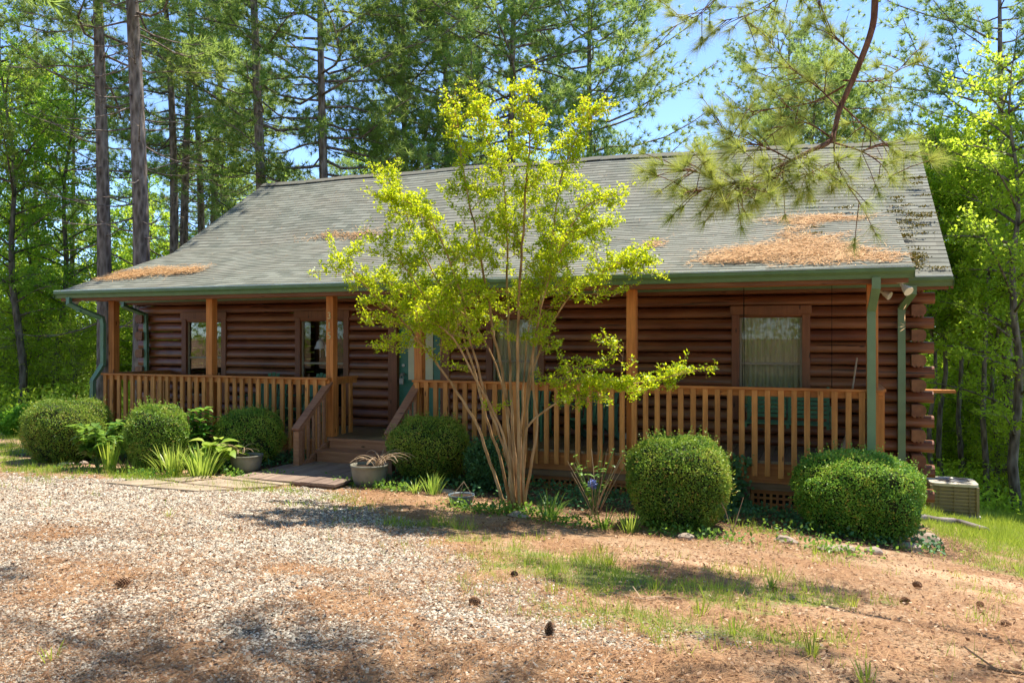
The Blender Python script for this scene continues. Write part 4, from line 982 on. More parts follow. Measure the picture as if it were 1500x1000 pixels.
# far woodland that nobody could count
rs = np.random.RandomState(8); n = 120000
th = rs.uniform(-math.pi, math.pi, n); dd = rs.uniform(46, 75, n); x = np.sin(-th*-1)*dd; y = np.cos(th)*dd
gz = H(x, y); hmax = 6.5+4.5*fbm(th*9, dd*.12, 5); z = gz+hmax*rs.rand(n)**.8
keep = fbm(x*.35, z*.5+y*.35, 15, 3) > .40; x, y, z = x[keep], y[keep], z[keep]; n = len(x)
v, f = cards(np.stack([x, y, z], 1), rdir(rs, n, -.3), unit(rs.normal(size=(n, 3))+np.array([0, 0, .8])), rs.uniform(.28, .6, n), rs.uniform(.2, .4, n))
o = npmesh('distant_woodland', v, f, M['leaf_y'], rs.rand(n)); tag(o, 'far green woodland closing the view behind all the trees', 'woodland', None, 'stuff')
# undergrowth at the wood edge
n = 42000; px = np.where(rs.rand(n) < .5, rs.uniform(-150, 260, n), rs.uniform(1330, 1650, n)); d = np.where(px < 300, rs.uniform(21, 44, n), rs.uniform(18.5, 40, n))
u_ = (px-750)/FPX; x = (cT*u_-sT)*d; y = (sT*u_+cT)*d; z = H(x, y)+rs.rand(n)**1.6*(.25+1.1*fbm(x*.6, y*.6, 6))
v, f = cards(np.stack([x, y, z], 1), rdir(rs, n, .2), unit(rs.normal(size=(n, 3))*.6+np.array([0, 0, 1.])), rs.uniform(.07, .17, n), rs.uniform(.05, .1, n))
o = npmesh('undergrowth', v, f, M['leaf_y'], rs.rand(n)); tag(o, 'low leafy undergrowth along the edge of the woods', 'undergrowth', None, 'stuff')

# ---------------------------------------------------------------- pine bough hanging over the roof, its tree just out of frame to the right
geo = pine_geo(21, 15, .2, 8.6, 3.0, .8, dead=4)
near = tree_thing('overhanging_pine', geo, M['bark'], M['pine']); near.location = (3.8, 6.2, float(H(3.8, 6.2)))
tag(near, 'nearby pine whose long bough hangs in front of the right part of the roof', 'tree')
rg = random.Random(9); rs = np.random.RandomState(9)
bw = MB(); D0 = 7.4
def Q(px, py, d=D0): return atd(px, py, d)
main = [Vector((3.8, 6.2, 6.6)), Vector((2.6, 7.6, 6.5)), Q(1330, -140, 7.6), Q(1287, -30), Q(1278, 40), Q(1252, 110), Q(1230, 160), Q(1217, 205, 7.3), Q(1185, 222, 7.2), Q(1150, 240, 7.1), Q(1100, 262, 7.0), Q(1050, 274, 6.9), Q(1005, 282, 6.8)]
ms = smoothpts(main, 5); rad = np.interp(np.linspace(0, 1, len(ms)), [0, .2, .5, .62, .8, 1], [.07, .034, .025, .020, .011, .004]); bw.tube(ms, rad, 8)
subs = [[Q(1262, 90), Q(1230, 60, 7.6), Q(1205, 30, 7.8), Q(1196, -20, 7.9)], [Q(1238, 125), Q(1190, 150, 7.6), Q(1130, 160, 7.8), Q(1075, 168, 7.9)], [Q(1235, 118), Q(1290, 118, 7.6), Q(1325, 95, 7.8)],
        [Q(1228, 165), Q(1222, 225, 7.2), Q(1238, 265, 7.1), Q(1262, 300, 7.0)], [Q(1217, 208), Q(1262, 222, 7.3), Q(1290, 240, 7.2), Q(1306, 262, 7.1)], [Q(1180, 224, 7.2), Q(1190, 250, 7.1), Q(1172, 262, 7)],
        [Q(1160, 235, 7.1), Q(1120, 215, 7.2), Q(1080, 205, 7.3), Q(1050, 180, 7.4)], [Q(1110, 258, 7), Q(1085, 270, 6.9), Q(1070, 282, 6.8)], [Q(1150, 240, 7.1), Q(1140, 258, 7), Q(1105, 272, 6.9)],
        [Q(1230, 160), Q(1200, 130, 7.7), Q(1160, 100, 7.9), Q(1120, 50, 8.1)], [Q(1215, 200), Q(1180, 180, 7.5), Q(1140, 190, 7.6), Q(1100, 230, 7.5)], [Q(1060, 272, 6.9), Q(1030, 255, 6.9), Q(1000, 250, 6.9)], [Q(1262, 222, 7.3), Q(1300, 210, 7.4), Q(1335, 230, 7.5)],
        [Q(1287, -30), Q(1200, -60, 7.6), Q(1150, -10, 7.8), Q(1100, 20, 7.9), Q(1060, 30, 8.0)], [Q(1150, -10, 7.8), Q(1090, -60, 8), Q(1040, 10, 8), Q(985, 40, 8.1)], [Q(1228, 150), Q(1260, 180, 7.4), Q(1275, 200, 7.5)]]
TP = []; TA = []
def leafbranch(P, r0, nsub, tip=True, step=.10):
    p = smoothpts(P, 5); bw.tube(p, [r0*(1-.85*i/len(p)) for i in range(len(p))], 5)
    for k in range(nsub):
        u_ = .25+.75*(k+rg.random())/nsub; i0 = min(len(p)-2, int(u_*(len(p)-1))); q = p[i0]; d_ = (p[i0+1]-p[i0]).normalized(); dd = (d_*.8+Vector((rg.gauss(0, .6), rg.gauss(0, .6), rg.gauss(.1, .5)))).normalized(); L = rg.uniform(.12, .42)
        e_ = q+dd*L+Vector((0, 0, -.03)); bw.tube([q, q.lerp(e_, .5)+Vector((0, 0, .015)), e_], [.005, .004, .003], 4)
        for j in range(rg.choice((1, 2, 2))):
            TP.append(tuple(q.lerp(e_, 1-.35*j*rg.random()))); TA.append(tuple(dd))
    TP.append(tuple(p[-1])); TA.append(tuple((p[-1]-p[-2]).normalized()))
for s_ in subs: leafbranch(s_, .010, 8 if s_[-1].dot(Vector((cT, sT, 0)))/s_[-1].dot(Vector((-sT, cT, 0))) > .40 else 20)
leafbranch(main[7:], .012, 38)
br_o = bw.build('bough', M['bark_r'], near, smooth=True)
v, f, r_ = tufts(np.array(TP), np.array(TA), 78, .185, .0024, rs, .6); 
npmesh('needles', v, f, M['pine_near'], r_, br_o)
# high limbs of the same tree, over the drive
lw = MB(); TP = []; TA = []
for tgt, h0 in [((-3.8, 7.8, 11.0), 9), ((-1.4, 7.7, 10.6), 9.6), ((.4, 7.7, 10.4), 8.8), ((1.6, 7.9, 10.2), 9.2)]:
    P = smoothpts([Vector((3.8, 6.2, h0)), Vector((3.8, 6.2, h0)).lerp(Vector(tgt), .5)+Vector((0, rg.uniform(-.4, .4), .5)), Vector(tgt)], 8); lw.tube(P, [.07*(1-.85*i/len(P)) for i in range(len(P))], 6)
    for k in range(36):
        u_ = .3+.7*rg.random(); q = P[min(len(P)-1, int(u_*len(P)))]; dd = Vector((rg.gauss(-.3, 1), rg.gauss(0, 1), rg.gauss(.1, .4))).normalized(); L = rg.uniform(.4, 1.2); e_ = q+dd*L; lw.tube([q, e_], [.012, .004], 4)
        for j in range(7): TP.append(tuple(q.lerp(e_, .3+.7*j/6)+Vector((rg.gauss(0, .07), rg.gauss(0, .07), rg.gauss(0, .07))))); TA.append(tuple(dd))
lo_ = lw.build('limb', M['bark_r'], near, smooth=True); v, f, r_ = tufts(np.array(TP), np.array(TA), 12, .22, .014, rs, .8); npmesh('needles', v, f, M['pine_near'], r_, lo_)
for i, (x, y, key) in enumerate([(-4, -9, 'mid'), (1, -11, 'hw'), (-9, -12, 'hw2'), (6, -8, 'mid2'), (-14, -8, 'hw'), (10, -12, 'mid'), (-1, -17, 'mid'), (-20, -6, 'mid2'), (4, -18, 'hw3'), (-12, -18, 'mid'), (14, -5, 'hw')]):
    put(key, (x, y, float(H(x, y))), 'tree across the drive, behind the viewpoint and mirrored in the window panes', 'tree', 'trees across the drive')
# second shading pine, out of frame to the left and behind
for (x, y, rz, lb) in ((-8.8, 4.2, 2.0, 'pine standing close on the left of the drive, outside the view'), (2.4, -1.5, 4.0, 'pine standing behind the viewpoint beside the drive')):
    o = copy_tree(protos['mid']); o.location = (x, y, float(H(x, y))-.1); o.rotation_euler = (0, 0, rz); o.scale = (1.15, 1.15, 1.25); o['label'] = lb; o['category'] = 'tree'

# ---------------------------------------------------------------- crepe myrtle
base = G(757, 748); cm_ = empty('crepe_myrtle', base, 'slender many stemmed yellow green tree in front of the porch', 'tree'); DB = base.dot(Vector((-sT, cT, 0)))
rg = random.Random(31); rs = np.random.RandomState(31); wd = MB()
def S_(pts, r0): return ([atd(px, py, DB+dz) for px, py, dz in pts], r0)
stems = [S_([(742, 748, 0), (722, 690, .0), (700, 625, -.05), (660, 560, -.1), (618, 505, -.15), (590, 470, -.2), (548, 432, -.25), (498, 380, -.3)], .030),
 S_([(748, 750, .05), (735, 680, .1), (712, 610, .15), (694, 540, .2), (665, 460, .25), (630, 390, .3), (600, 330, .35), (580, 255, .4)], .028),
 S_([(752, 752, -.05), (742, 670, -.1), (715, 590, -.2), (690, 500, -.3), (672, 420, -.4), (640, 340, -.45), (605, 300, -.5), (570, 290, -.55)], .024),
 S_([(755, 752, 0), (748, 660, .0), (738, 560, .05), (722, 480, .1), (708, 400, .1), (690, 310, .1), (676, 235, .1), (668, 160, .1)], .032),
 S_([(758, 752, .06), (752, 650, .15), (747, 540, .2), (744, 440, .3), (742, 340, .3), (735, 250, .35), (706, 190, .35), (696, 150, .35)], .028),
 S_([(760, 753, -.04), (760, 650, -.1), (758, 540, -.15), (760, 440, -.2), (766, 340, -.2), (772, 250, -.2), (777, 190, -.2), (773, 130, -.2)], .034),
 S_([(763, 752, .03), (768, 660, .1), (775, 560, .2), (790, 450, .3), (808, 360, .35), (820, 270, .4), (845, 200, .4), (872, 165, .4)], .028),
 S_([(766, 750, 0), (778, 680, .0), (786, 620, -.05), (780, 560, -.1), (788, 470, -.2), (815, 380, -.25), (850, 310, -.3), (893, 285, -.3)], .028),
 S_([(762, 753, .08), (757, 690, .15), (745, 600, .3), (720, 520, .4), (690, 470, .5), (650, 440, .6), (590, 420, .7), (540, 410, .8)], .018),
 S_([(768, 751, -.05), (768, 640, -.1), (800, 600, -.15), (850, 575, -.2), (890, 565, -.25), (940, 560, -.25), (1012, 545, -.3)], .020),
 S_([(764, 752, 0), (772, 600, .1), (795, 500, .1), (830, 440, .0), (865, 410, -.1), (900, 390, -.15), (925, 385, -.2)], .022),
 S_([(756, 752, .02), (738, 640, -.2), (700, 560, -.4), (668, 500, -.5), (640, 470, -.6), (600, 400, -.6), (560, 360, -.6)], .020),
 S_([(760, 752, .05), (765, 600, .4), (775, 480, .5), (800, 400, .6), (840, 350, .6), (880, 330, .6)], .018)]
LA = []; LB = []; LT = []
def twig(q, dd, L, depth):
    n = 4; ps = [q]; d = dd.normalized()
    for j in range(n):
        d = (d+Vector((rg.gauss(0, .18), rg.gauss(0, .18), rg.gauss(.02, .12)))).normalized(); ps.append(ps[-1]+d*L/n)
    wd.tube(ps, [max(.0018, .0045*L*(1.1-j/n)+.0012) for j in range(n+1)], 4 if depth else 5, False)
    if depth < 2:
        m_ = int(L*(9 if depth == 0 else 11))+1
        for j in range(m_):
            u_ = .2+.8*(j+rg.random())/m_; i0 = min(n-1, int(u_*n)); qq = ps[i0].lerp(ps[i0+1], u_*n-i0); sd_ = Vector((rg.gauss(0, 1), rg.gauss(0, 1), rg.gauss(.05, .18))).normalized()
            twig(qq, d*.6+sd_, L*rg.uniform(.3, .55), depth+1)
    if depth >= 1:
        for j in range(n): LA.append(tuple(ps[j])); LB.append(tuple(ps[j+1])); LT.append(depth)
for P, r0 in stems:
    p = smoothpts(P, 5); nn = len(p); p = [q+Vector((rg.gauss(0, .006), rg.gauss(0, .006), 0)) if i else q for i, q in enumerate(p)]
    wd.tube(p, [r0*.62*(1-.9*(i/nn)**1.1)+.003 for i in range(nn)], 7)
    Lt = sum((p[i+1]-p[i]).length for i in range(nn-1)); hz = p[-1].z-p[0].z
    m_ = int(Lt*9)
    for k in range(m_):
        u_ = (.50 if hz > 1.8 else .45)+.52*((k+rg.random())/m_); i0 = min(nn-2, int(u_*(nn-1))); q = p[i0]; d_ = (p[i0+1]-p[i0]).normalized(); sd_ = Vector((rg.gauss(0, 1), rg.gauss(0, .9), rg.gauss(0, .25))).normalized()
        L = rg.uniform(.2, .75)*(1.3-.85*u_) if hz > 1.8 else rg.uniform(.15, .4)
        twig(q, d_*.75+sd_, L, 0)
    twig(p[-1], (p[-1]-p[-3]).normalized(), .3, 1)
# low inner side sprays
for px, py, dz, L in [(640, 505, -.1, .5), (700, 600, -.1, .3), (600, 510, -.2, .35), (745, 500, .2, .35), (850, 600, -.2, .4), (800, 520, 0, .45), (880, 590, -.2, .5), (860, 585, -.3, .6), (905, 575, -.2, .6), (940, 565, -.3, .55), (975, 552, -.25, .4), (830, 545, -.2, .45), (800, 555, -.1, .4), (560, 500, -.2, .35), (545, 455, -.2, .4), (520, 405, -.3, .4), (505, 385, -.3, .35), (900, 400, -.1, .5), (915, 380, -.1, .4), (860, 420, 0, .5), (560, 400, -.4, .5), (600, 430, -.2, .5), (690, 545, .1, .3), (650, 480, .1, .4), (590, 450, 0, .5)]:
    q = atd(px, py, DB+dz); twig(q, Vector((rg.gauss(0, 1), rg.gauss(0, .5), .2)), L, 0)
wd.build('trunk', M['bark_c'], cm_, smooth=True)
LA = np.array(LA); LB = np.array(LB); n = 76000; k = rs.randint(0, len(LA), n); u_ = rs.rand(n, 1); P = LA[k]*(1-u_)+LB[k]*u_+rs.normal(size=(n, 3))*.022
D = unit(unit(LB[k]-LA[k])*.5+rs.normal(size=(n, 3))*.75); Nn = unit(rs.normal(size=(n, 3))*.42+np.array([0, 0, 1.]))
A1 = atd(512, 449, DB); kp = ~((P[:, 0] < A1.x) & (P[:, 2] < A1.z)); P, D, Nn, k = P[kp], D[kp], Nn[kp], k[kp]; n = len(P)
v, f = cards(P, D, Nn, .039*rs.uniform(.6, 1.25, n), .024*rs.uniform(.8, 1.2, n)); zt = (P[:, 2]-EYE)/3.3
ton = np.clip(rs.rand(n)*.62+(rs.rand(len(LA))[k]-.5)*.25+.05, 0, .7); ton[(rs.rand(n) < .10) & (zt > .75)] = 1.0
npmesh('crown', v, f, M['crepe'], ton, cm_)

# ---------------------------------------------------------------- clipped shrubs
def shrub(name, px0, px1, pyt, pyb, label, seed, sq=2.6, depthk=1.0, n=30000, group='rounded clipped shrubs in front of the porch', off=0, mt=None, ls=.026):
    g0 = G((px0+px1)/2, pyb); r = ray((px0+px1)/2, pyb); u = Vector((-sT, cT, 0)); d0 = g0.dot(u); rs = np.random.RandomState(seed)
    wpx = (px1-px0)/2; k = 1.0
    rad = wpx/FPX*(d0+.5); d = d0+rad*.85; rad = wpx/FPX*d*.94; c = atd((px0+px1)/2, HY, d); gz = float(H(c.x, c.y)); top = EYE+(HY-pyt)/FPX*d
    hh = top-gz; c.z = gz; cz = gz+hh*.46; hz = hh*.54
    e = empty(name, c, label, 'shrub', group)
    def surf(dv, s):
        """rounded box"""
        a = np.abs(dv); q = (a[:, 0]**sq+a[:, 1]**sq+a[:, 2]**sq)**(-1/sq)
        lump = 1+.13*(fbm(dv[:, 0]*2.4+seed, dv[:, 1]*2.4+dv[:, 2]*2.7, seed, 4)-.5)*2
        p = dv*q[:, None]*lump[:, None]*s; p = p*np.array([rad, rad*.92*depthk, hz]); 
        low = p[:, 2] < 0; p[low, :2] *= (1+.35*np.maximum(p[low, 2:3]/hz, -1)*.5); return p+np.array([c.x, c.y, cz])
    dv = rdir(rs, n); s = (1-np.abs(rs.normal(size=(n, 1)))*.06+.03*rs.rand(n, 1)**3); P = surf(dv, s)
    sh_ = rdir(rs, 260, .5); sp_ = surf(sh_, 1.0); ext = np.concatenate([sp_+unit(sh_+np.array([0, 0, .5]))*q_ for q_ in (.015, .035, .055, .075)]+[sp_[:50]+unit(sh_[:50]+np.array([0, 0, .7]))*q_ for q_ in (.03, .05, .07, .09, .11, .13)]); P = np.concatenate([P, ext[rs.rand(len(ext)) < .8]])
    hole = fbm(P[:, 0]*6+seed*3, P[:, 2]*6+P[:, 1]*5, seed+70, 3) < .27; P = P[~(hole & (rs.rand(len(P)) < .8))]
    P = P[P[:, 2] > gz+.02]; dvk = unit(P-np.array([c.x, c.y, cz])); n = len(P)
    D = unit(dvk*.5+rs.normal(size=(n, 3))*.7+np.array([0, 0, .15])); Nn = unit(dvk*.8+rs.normal(size=(n, 3))*.6)
    v, f = cards(P, D, Nn, ls*rs.uniform(.6, 1.3, n), ls*.65*rs.uniform(.8, 1.2, n))
    pt = fbm(P[:, 0]*5+seed, P[:, 2]*5+P[:, 1]*4, seed+40, 3); ton = np.clip(.60*rs.rand(n)+(pt-.5)*1.1+.05, 0, .78); sel = (rs.rand(n) < .05+.12*(P[:, 2] < cz)*(pt > .5)); ton[sel] = .95
    npmesh('foliage', v, f, mt or M['box'], ton, e)
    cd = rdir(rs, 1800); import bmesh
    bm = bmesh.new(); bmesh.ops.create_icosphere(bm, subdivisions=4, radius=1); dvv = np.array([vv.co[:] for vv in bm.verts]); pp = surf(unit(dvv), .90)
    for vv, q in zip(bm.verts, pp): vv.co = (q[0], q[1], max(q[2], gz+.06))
    me = bpy.data.meshes.new('dark_core'); bm.to_mesh(me); bm.free(); me.materials.append(M['boxcore']); me.polygons.foreach_set('use_smooth', [True]*len(me.polygons)); link(me, 'dark_core', e)  # closed dark core added so the leaf shell is not see-through
    tw = MB()
    for q in range(9): a = q*.7+seed; tw.tube([(c.x+.08*math.cos(a), c.y+.08*math.sin(a), gz-.05), (c.x+rad*.5*math.cos(a), c.y+rad*.5*math.sin(a), gz+hh*.3)], [.016, .008], 5)
    tw.build('stem', M['bark_d'], e); return e
shrub('shrub', 35, 160, 584, 682, 'leftmost rounded green shrub beside the porch corner', 1)
shrub('shrub', 183, 274, 594, 692, 'second rounded shrub from the left, between iris leaves and hostas', 2, n=24000)
shrub('shrub', 315, 415, 600, 685, 'rounded shrub left of the entrance steps behind a grey pot', 3, n=26000)
shrub('shrub', 566, 690, 610, 712, 'dark green domed shrub right of the entrance steps', 4, sq=2.3)
shrub('shrub', 918, 1069, 640, 783, 'tall rounded shrub in front of the railing right of the slender tree', 5, sq=3.0, n=42000)
shrub('shrub', 1162, 1345, 664, 793, 'widest rounded shrub under the right end of the porch', 6, sq=2.9, n=52000)
shrub('loose_shrub', 684, 738, 648, 722, 'dark loose shrub behind the slender tree trunks', 7, sq=2.0, n=9000, group=None, mt=M['ivy'], ls=.045)
shrub('loose_shrub', 2, 62, 600, 640, 'low dark leafy shrub at the far left edge', 8, sq=2.0, n=12000, group=None, mt=M['leaf'], ls=.07)

# ---------------------------------------------------------------- garden plants
def strap_plant(name, c, label, n, L, wd_, mt, seed, cat='plant', group=None, erect=1.2, spread=.1, arch=.5):
    rs = np.random.RandomState(seed); seg = 6; V = []; F = []; T = []
    for i in range(n):
        a = rs.uniform(0, 6.28); out = rs.uniform(.15, 1)/erect; d = np.array([math.cos(a)*out, math.sin(a)*out, 1.]); d /= np.linalg.norm(d); ll = L*rs.uniform(.6, 1.1)
        p = np.array([c.x, c.y, c.z])+np.array([math.cos(a), math.sin(a), 0])*rs.uniform(0, spread); s = np.array([-math.sin(a), math.cos(a), 0]); b = len(V)
        for j in range(seg+1):
            t_ = j/seg; w2 = wd_*.5*(1-.15*t_)*(1-t_**4)*(.6+.8*min(t_*3, .5)); V += [p+s*w2, p-s*w2]; d = d+np.array([0, 0, -arch*t_*.55]); d[:2] *= 1.02; d /= np.linalg.norm(d); p = p+d*ll/seg
        for j in range(seg): F.append((b+2*j, b+2*j+1, b+2*j+3, b+2*j+2)); T.append(rs.rand())
    o = npmesh(name, np.array(V), np.array(F), mt, np.array(T), None, c); tag(o, label, cat, group); return o
def bigleaf_plant(name, c, label, n, ll, hgt, mt, seed, cat='plant', group=None, stems=8, r_=.25, wr=.62):
    e = empty(name, c, label, cat, group); rg = random.Random(seed); st = MB(); V = []; F = []; T = []
    for i in range(stems):
        a = rg.uniform(0, 6.28); R_ = r_*rg.uniform(.2, 1); top = Vector((c.x+R_*math.cos(a), c.y+R_*math.sin(a), c.z+hgt*rg.uniform(.55, 1.05))); pts = bez(c, top, .05, 5); st.tube(pts, [.006, .005, .005, .004, .003], 5)
        for k in range(n//stems):
            u_ = rg.uniform(.3, 1); q = pts[0].lerp(pts[-1], u_)+Vector((0, 0, .05)); b_ = rg.uniform(0, 6.28); d = Vector((math.cos(b_), math.sin(b_), rg.uniform(-.1, .7))).normalized(); s = d.cross(Vector((0, 0, 1))).normalized(); L = ll*rg.uniform(.6, 1.15); w2 = L*wr*.5; b = len(V); t0 = rg.random(); u3 = s.cross(d)
            prof = [(0, .05), (.25, .8), (.5, 1), (.78, .65), (1, .03)]
            for (t_, ww) in prof:
                p = q+d*L*t_+Vector((0, 0, -.35*L*t_*t_)); V += [p+s*w2*ww+u3*w2*ww*.35, p, p-s*w2*ww+u3*w2*ww*.35]
            for j in range(4):
                for h_ in (0, 1): F.append((b+3*j+h_, b+3*j+h_+1, b+3*j+h_+4, b+3*j+h_+3)); T.append(t0)
    st.build('stem', M['lush'] if 0 else M['twigg'], e); npmesh('leaves', np.array([tuple(p) for p in V]), np.array(F), mt, np.array(T), e); return e
M['twigg'] = plain('green_stems', (.12, .20, .05), .6, .3)
def GG(px, py): return G(px, py)
strap_plant('iris_clump', GG(160, 690), 'upright grey green iris blades between the two leftmost shrubs', 36, .50, .028, M['grass'], 1, erect=3.2, arch=.15)
strap_plant('daylily_clump', GG(255, 696), 'arching yellow green strap leaves left of the hostas', 70, .50, .026, M['lime'], 2, erect=1.3, arch=.45, spread=.18)
strap_plant('daylily_clump', GG(295, 697), 'arching bright strap leaves beneath the pale hostas', 80, .48, .026, M['lime'], 3, erect=1.5, arch=.45, spread=.2)
strap_plant('daylily_clump', GG(186, 691), 'short yellow leaf clump in front of the second shrub', 18, .26, .016, M['lime'], 4)
bigleaf_plant('hydrangea_bush', GG(142, 686), 'broad leaved green bush beside the iris blades', 340, .19, .64, M['lush'], 5, 'bush', None, 12, .42)
bigleaf_plant('hydrangea_bush', GG(180, 674), 'broad leaved bush behind the iris blades against the railing', 260, .19, .75, M['lush'], 6, 'bush', None, 9, .3)
bigleaf_plant('hydrangea_bush', GG(293, 681), 'upright leafy stems between the second and third rounded shrubs', 190, .19, .9, M['lush'], 7, 'bush', None, 8, .22)
bigleaf_plant('hosta', GG(318, 692), 'large pale yellow hosta leaves beside the grey pot', 54, .30, .46, M['lime'], 8, 'plant', None, 9, .26, .7)
bigleaf_plant('hosta', GG(268, 684), 'green hosta leaves rising behind the yellow strap leaves', 70, .28, .56, M['lush'], 9, 'plant', None, 10, .3, .55)
bigleaf_plant('hydrangea_bush', GG(870, 752), 'sparse leggy hydrangea with one blue flower left of the tall rounded shrub', 60, .075, .75, M['lush'], 10, 'bush', None, 12, .42)
hy = G(870, 752); mb = MB(); fl = atd(868, 709, hy.dot(Vector((-sT, cT, 0)))-.05); rs = np.random.RandomState(3); n = 260; dv = rdir(rs, n); P = np.array(fl)+dv*.045; v, f = cards(P, rdir(rs, n), dv+rs.normal(size=(n, 3))*.4, .028, .022); o = npmesh('hydrangea_flower', v, f, M['flower'], rs.rand(n)); hyb = [q for q in C.objects if q.name.startswith('hydrangea_bush') and 'blue flower' in q.get('label', '')][0]
o.data.transform(Matrix.Translation(-Vector(hyb.location))); o.parent = hyb
mb = MB(); mb.tube([hy, hy.lerp(fl, .5)+Vector((.03, 0, .02)), fl], [.006, .005, .004], 5); mb.build('stem', M['twigg'], hyb)
mb = MB(); rg = random.Random(4)
for k in range(14):
    a = rg.uniform(0, 6.28); l = rg.uniform(.4, .95); q = hy+Vector((rg.uniform(-.06, .06), rg.uniform(-.06, .06), 0)); mb.tube(bez(q, q+Vector((math.cos(a)*l*.55, math.sin(a)*l*.4, l)), .02, 4), [.006, .005, .004, .002], 4)
mb.build('dry_stem', M['twig'], hyb)
strap_plant('liriope_clump', GG(805, 762), 'long arching grassy clump right of the slender tree base', 60, .36, .014, M['lush'], 21, arch=.6)
strap_plant('liriope_clump', GG(922, 780), 'bright upright grass clump below the tall rounded shrub left side', 46, .26, .014, M['lime'], 22, erect=1.6, arch=.3)
strap_plant('liriope_clump', GG(886, 775), 'arching grass clump just under the leggy hydrangea', 40, .30, .014, M['lush'], 23, arch=.6)
strap_plant('liriope_clump', GG(634, 724), 'upright grass clump left of the blue bowl', 50, .30, .014, M['lime'], 24, erect=1.8, arch=.4)
strap_plant('liriope_clump', GG(608, 722), 'small yellow grass clump below the domed shrub', 30, .22, .014, M['lime'], 25, arch=.4)
strap_plant('liriope_clump', GG(663, 742), 'tiny grass tuft touching the left side of the blue bowl', 20, .14, .010, M['lime'], 26, erect=2)
strap_plant('liriope_clump', GG(1060, 745), 'dark grassy clump in front of the lattice', 60, .34, .014, M['lush'], 27, arch=.6)
bigleaf_plant('seedling', GG(640, 700), 'tall weed with small leaves in front of the domed shrub', 40, .06, .36, M['lush'], 30, 'plant', None, 6, .12)
c0 = G(1072, 782); mb = MB(); mb.tube([c0, atd(1063, 748, c0.dot(Vector((-sT, cT, 0)))), atd(1056, 735, c0.dot(Vector((-sT, cT, 0))))], [.006, .005, .003], 5); mb.tube([c0, atd(1080, 757, c0.dot(Vector((-sT, cT, 0)))), atd(1089, 728, c0.dot(Vector((-sT, cT, 0))))], [.007, .005, .003], 5); tag(mb.build('dry_stalks', M['twig'], origin=c0), 'two bare orange stalks in a V between the right rounded shrubs', 'dry stalks')
# vine up the deck rim beside the lattice
rs = np.random.RandomState(12); n = 700; vx = -1.15+.06*rs.normal(size=n)+.1*np.sin(rs.rand(n)*6); vz = -.85+rs.rand(n)*.9; P = np.stack([vx+.05*np.sin(vz*7), PY-.07-rs.rand(n)*.08, vz], 1); v, f = cards(P, rdir(rs, n, -.5), unit(rs.normal(size=(n, 3))*.4+np.array([0, -1, .3])), .055, .05)
mb = MB(); e = empty('ivy_vine', (-1.15, PY-.07, -.9), 'dark ivy climbing the deck edge beside the lattice panel', 'vine'); npmesh('leaves', v, f, M['ivy'], rs.rand(n), e); mb.tube([(-1.15, PY-.06, -.9), (-1.2, PY-.06, -.5), (-1.1, PY-.06, 0)], .006, 4); mb.build('stem', M['twig'], e)
# ivy and low weeds in the bed
def onground(n, x0, x1, y0, y1, rs, fn=None):
    x = rs.uniform(x0, x1, n); y = rs.uniform(y0, y1, n)
    if fn is not None: k = rs.rand(n) < fn(x, y); x, y = x[k], y[k]
    return x, y, H(x, y)
rs = np.random.RandomState(41)
x, y, z = onground(50000, -12.9, 1.2, 8.7, 11.3, rs, lambda x, y: sstep(.0, .5, y-(9.5+.25*(fbm(x*1.3, x*0, 4)-.5)*2))*(fbm(x*1.6, y*1.6, 61) > .44)*((x < -7.95) | (x > -6.15))*.55)
z = z+rs.rand(len(x))**2*.14; v, f = cards(np.stack([x, y, z], 1), rdir(rs, len(x), .2), unit(rs.normal(size=(len(x), 3))*.5+np.array([0, -.3, 1])), .05*rs.uniform(.6, 1.3, len(x)), .04)
tag(npmesh('ivy_ground_cover', v, f, M['ivy'], rs.rand(len(x))), 'dark ivy and weeds covering the shrub bed', 'ground cover', None, 'stuff')
x = []; y = []
for px, py, r_, n in [(575, 718, .16, 260), (540, 712, .12, 160), (510, 710, .14, 120), (690, 748, .2, 260), (735, 752, .2, 300), (775, 752, .2, 260), (830, 768, .25, 260), (985, 784, .22, 200), (1190, 800, .25, 90), (1140, 780, .3, 120), (340, 697, .15, 200), (400, 700, .12, 100), (1230, 812, .2, 160), (215, 697, .2, 260), (130, 690, .4, 140), (1300, 800, .3, 100), (480, 700, .05, 20), (1050, 790, .2, 150)]:
    g0 = G(px, py); x += list(rs.normal(g0.x, r_, n)); y += list(rs.normal(g0.y, r_*.5, n))
x = np.array(x); y = np.array(y); z = H(x, y)+rs.rand(len(x))**1.5*.11; n = len(x); v, f = cards(np.stack([x, y, z], 1), rdir(rs, n, .6), unit(rs.normal(size=(n, 3))*.5+np.array([0, 0, 1])), .05*rs.uniform(.6, 1.2, n), .032)
tag(npmesh('low_weeds', v, f, M['lush'], rs.rand(n)), 'bright low weeds scattered along the bed edge', 'weeds', None, 'stuff')

# ---------------------------------------------------------------- what lies on the ground
def flat(x, y, z, L, W, rs, tilt=.18):
    n = len(x); a = rs.uniform(0, 6.28, n); D = np.stack([np.cos(a), np.sin(a), rs.normal(size=n)*tilt], 1); Nn = unit(rs.normal(size=(n, 3))*tilt+np.array([0, 0, 1.])); return cards(np.stack([x, y, z], 1), D, Nn, L, W)
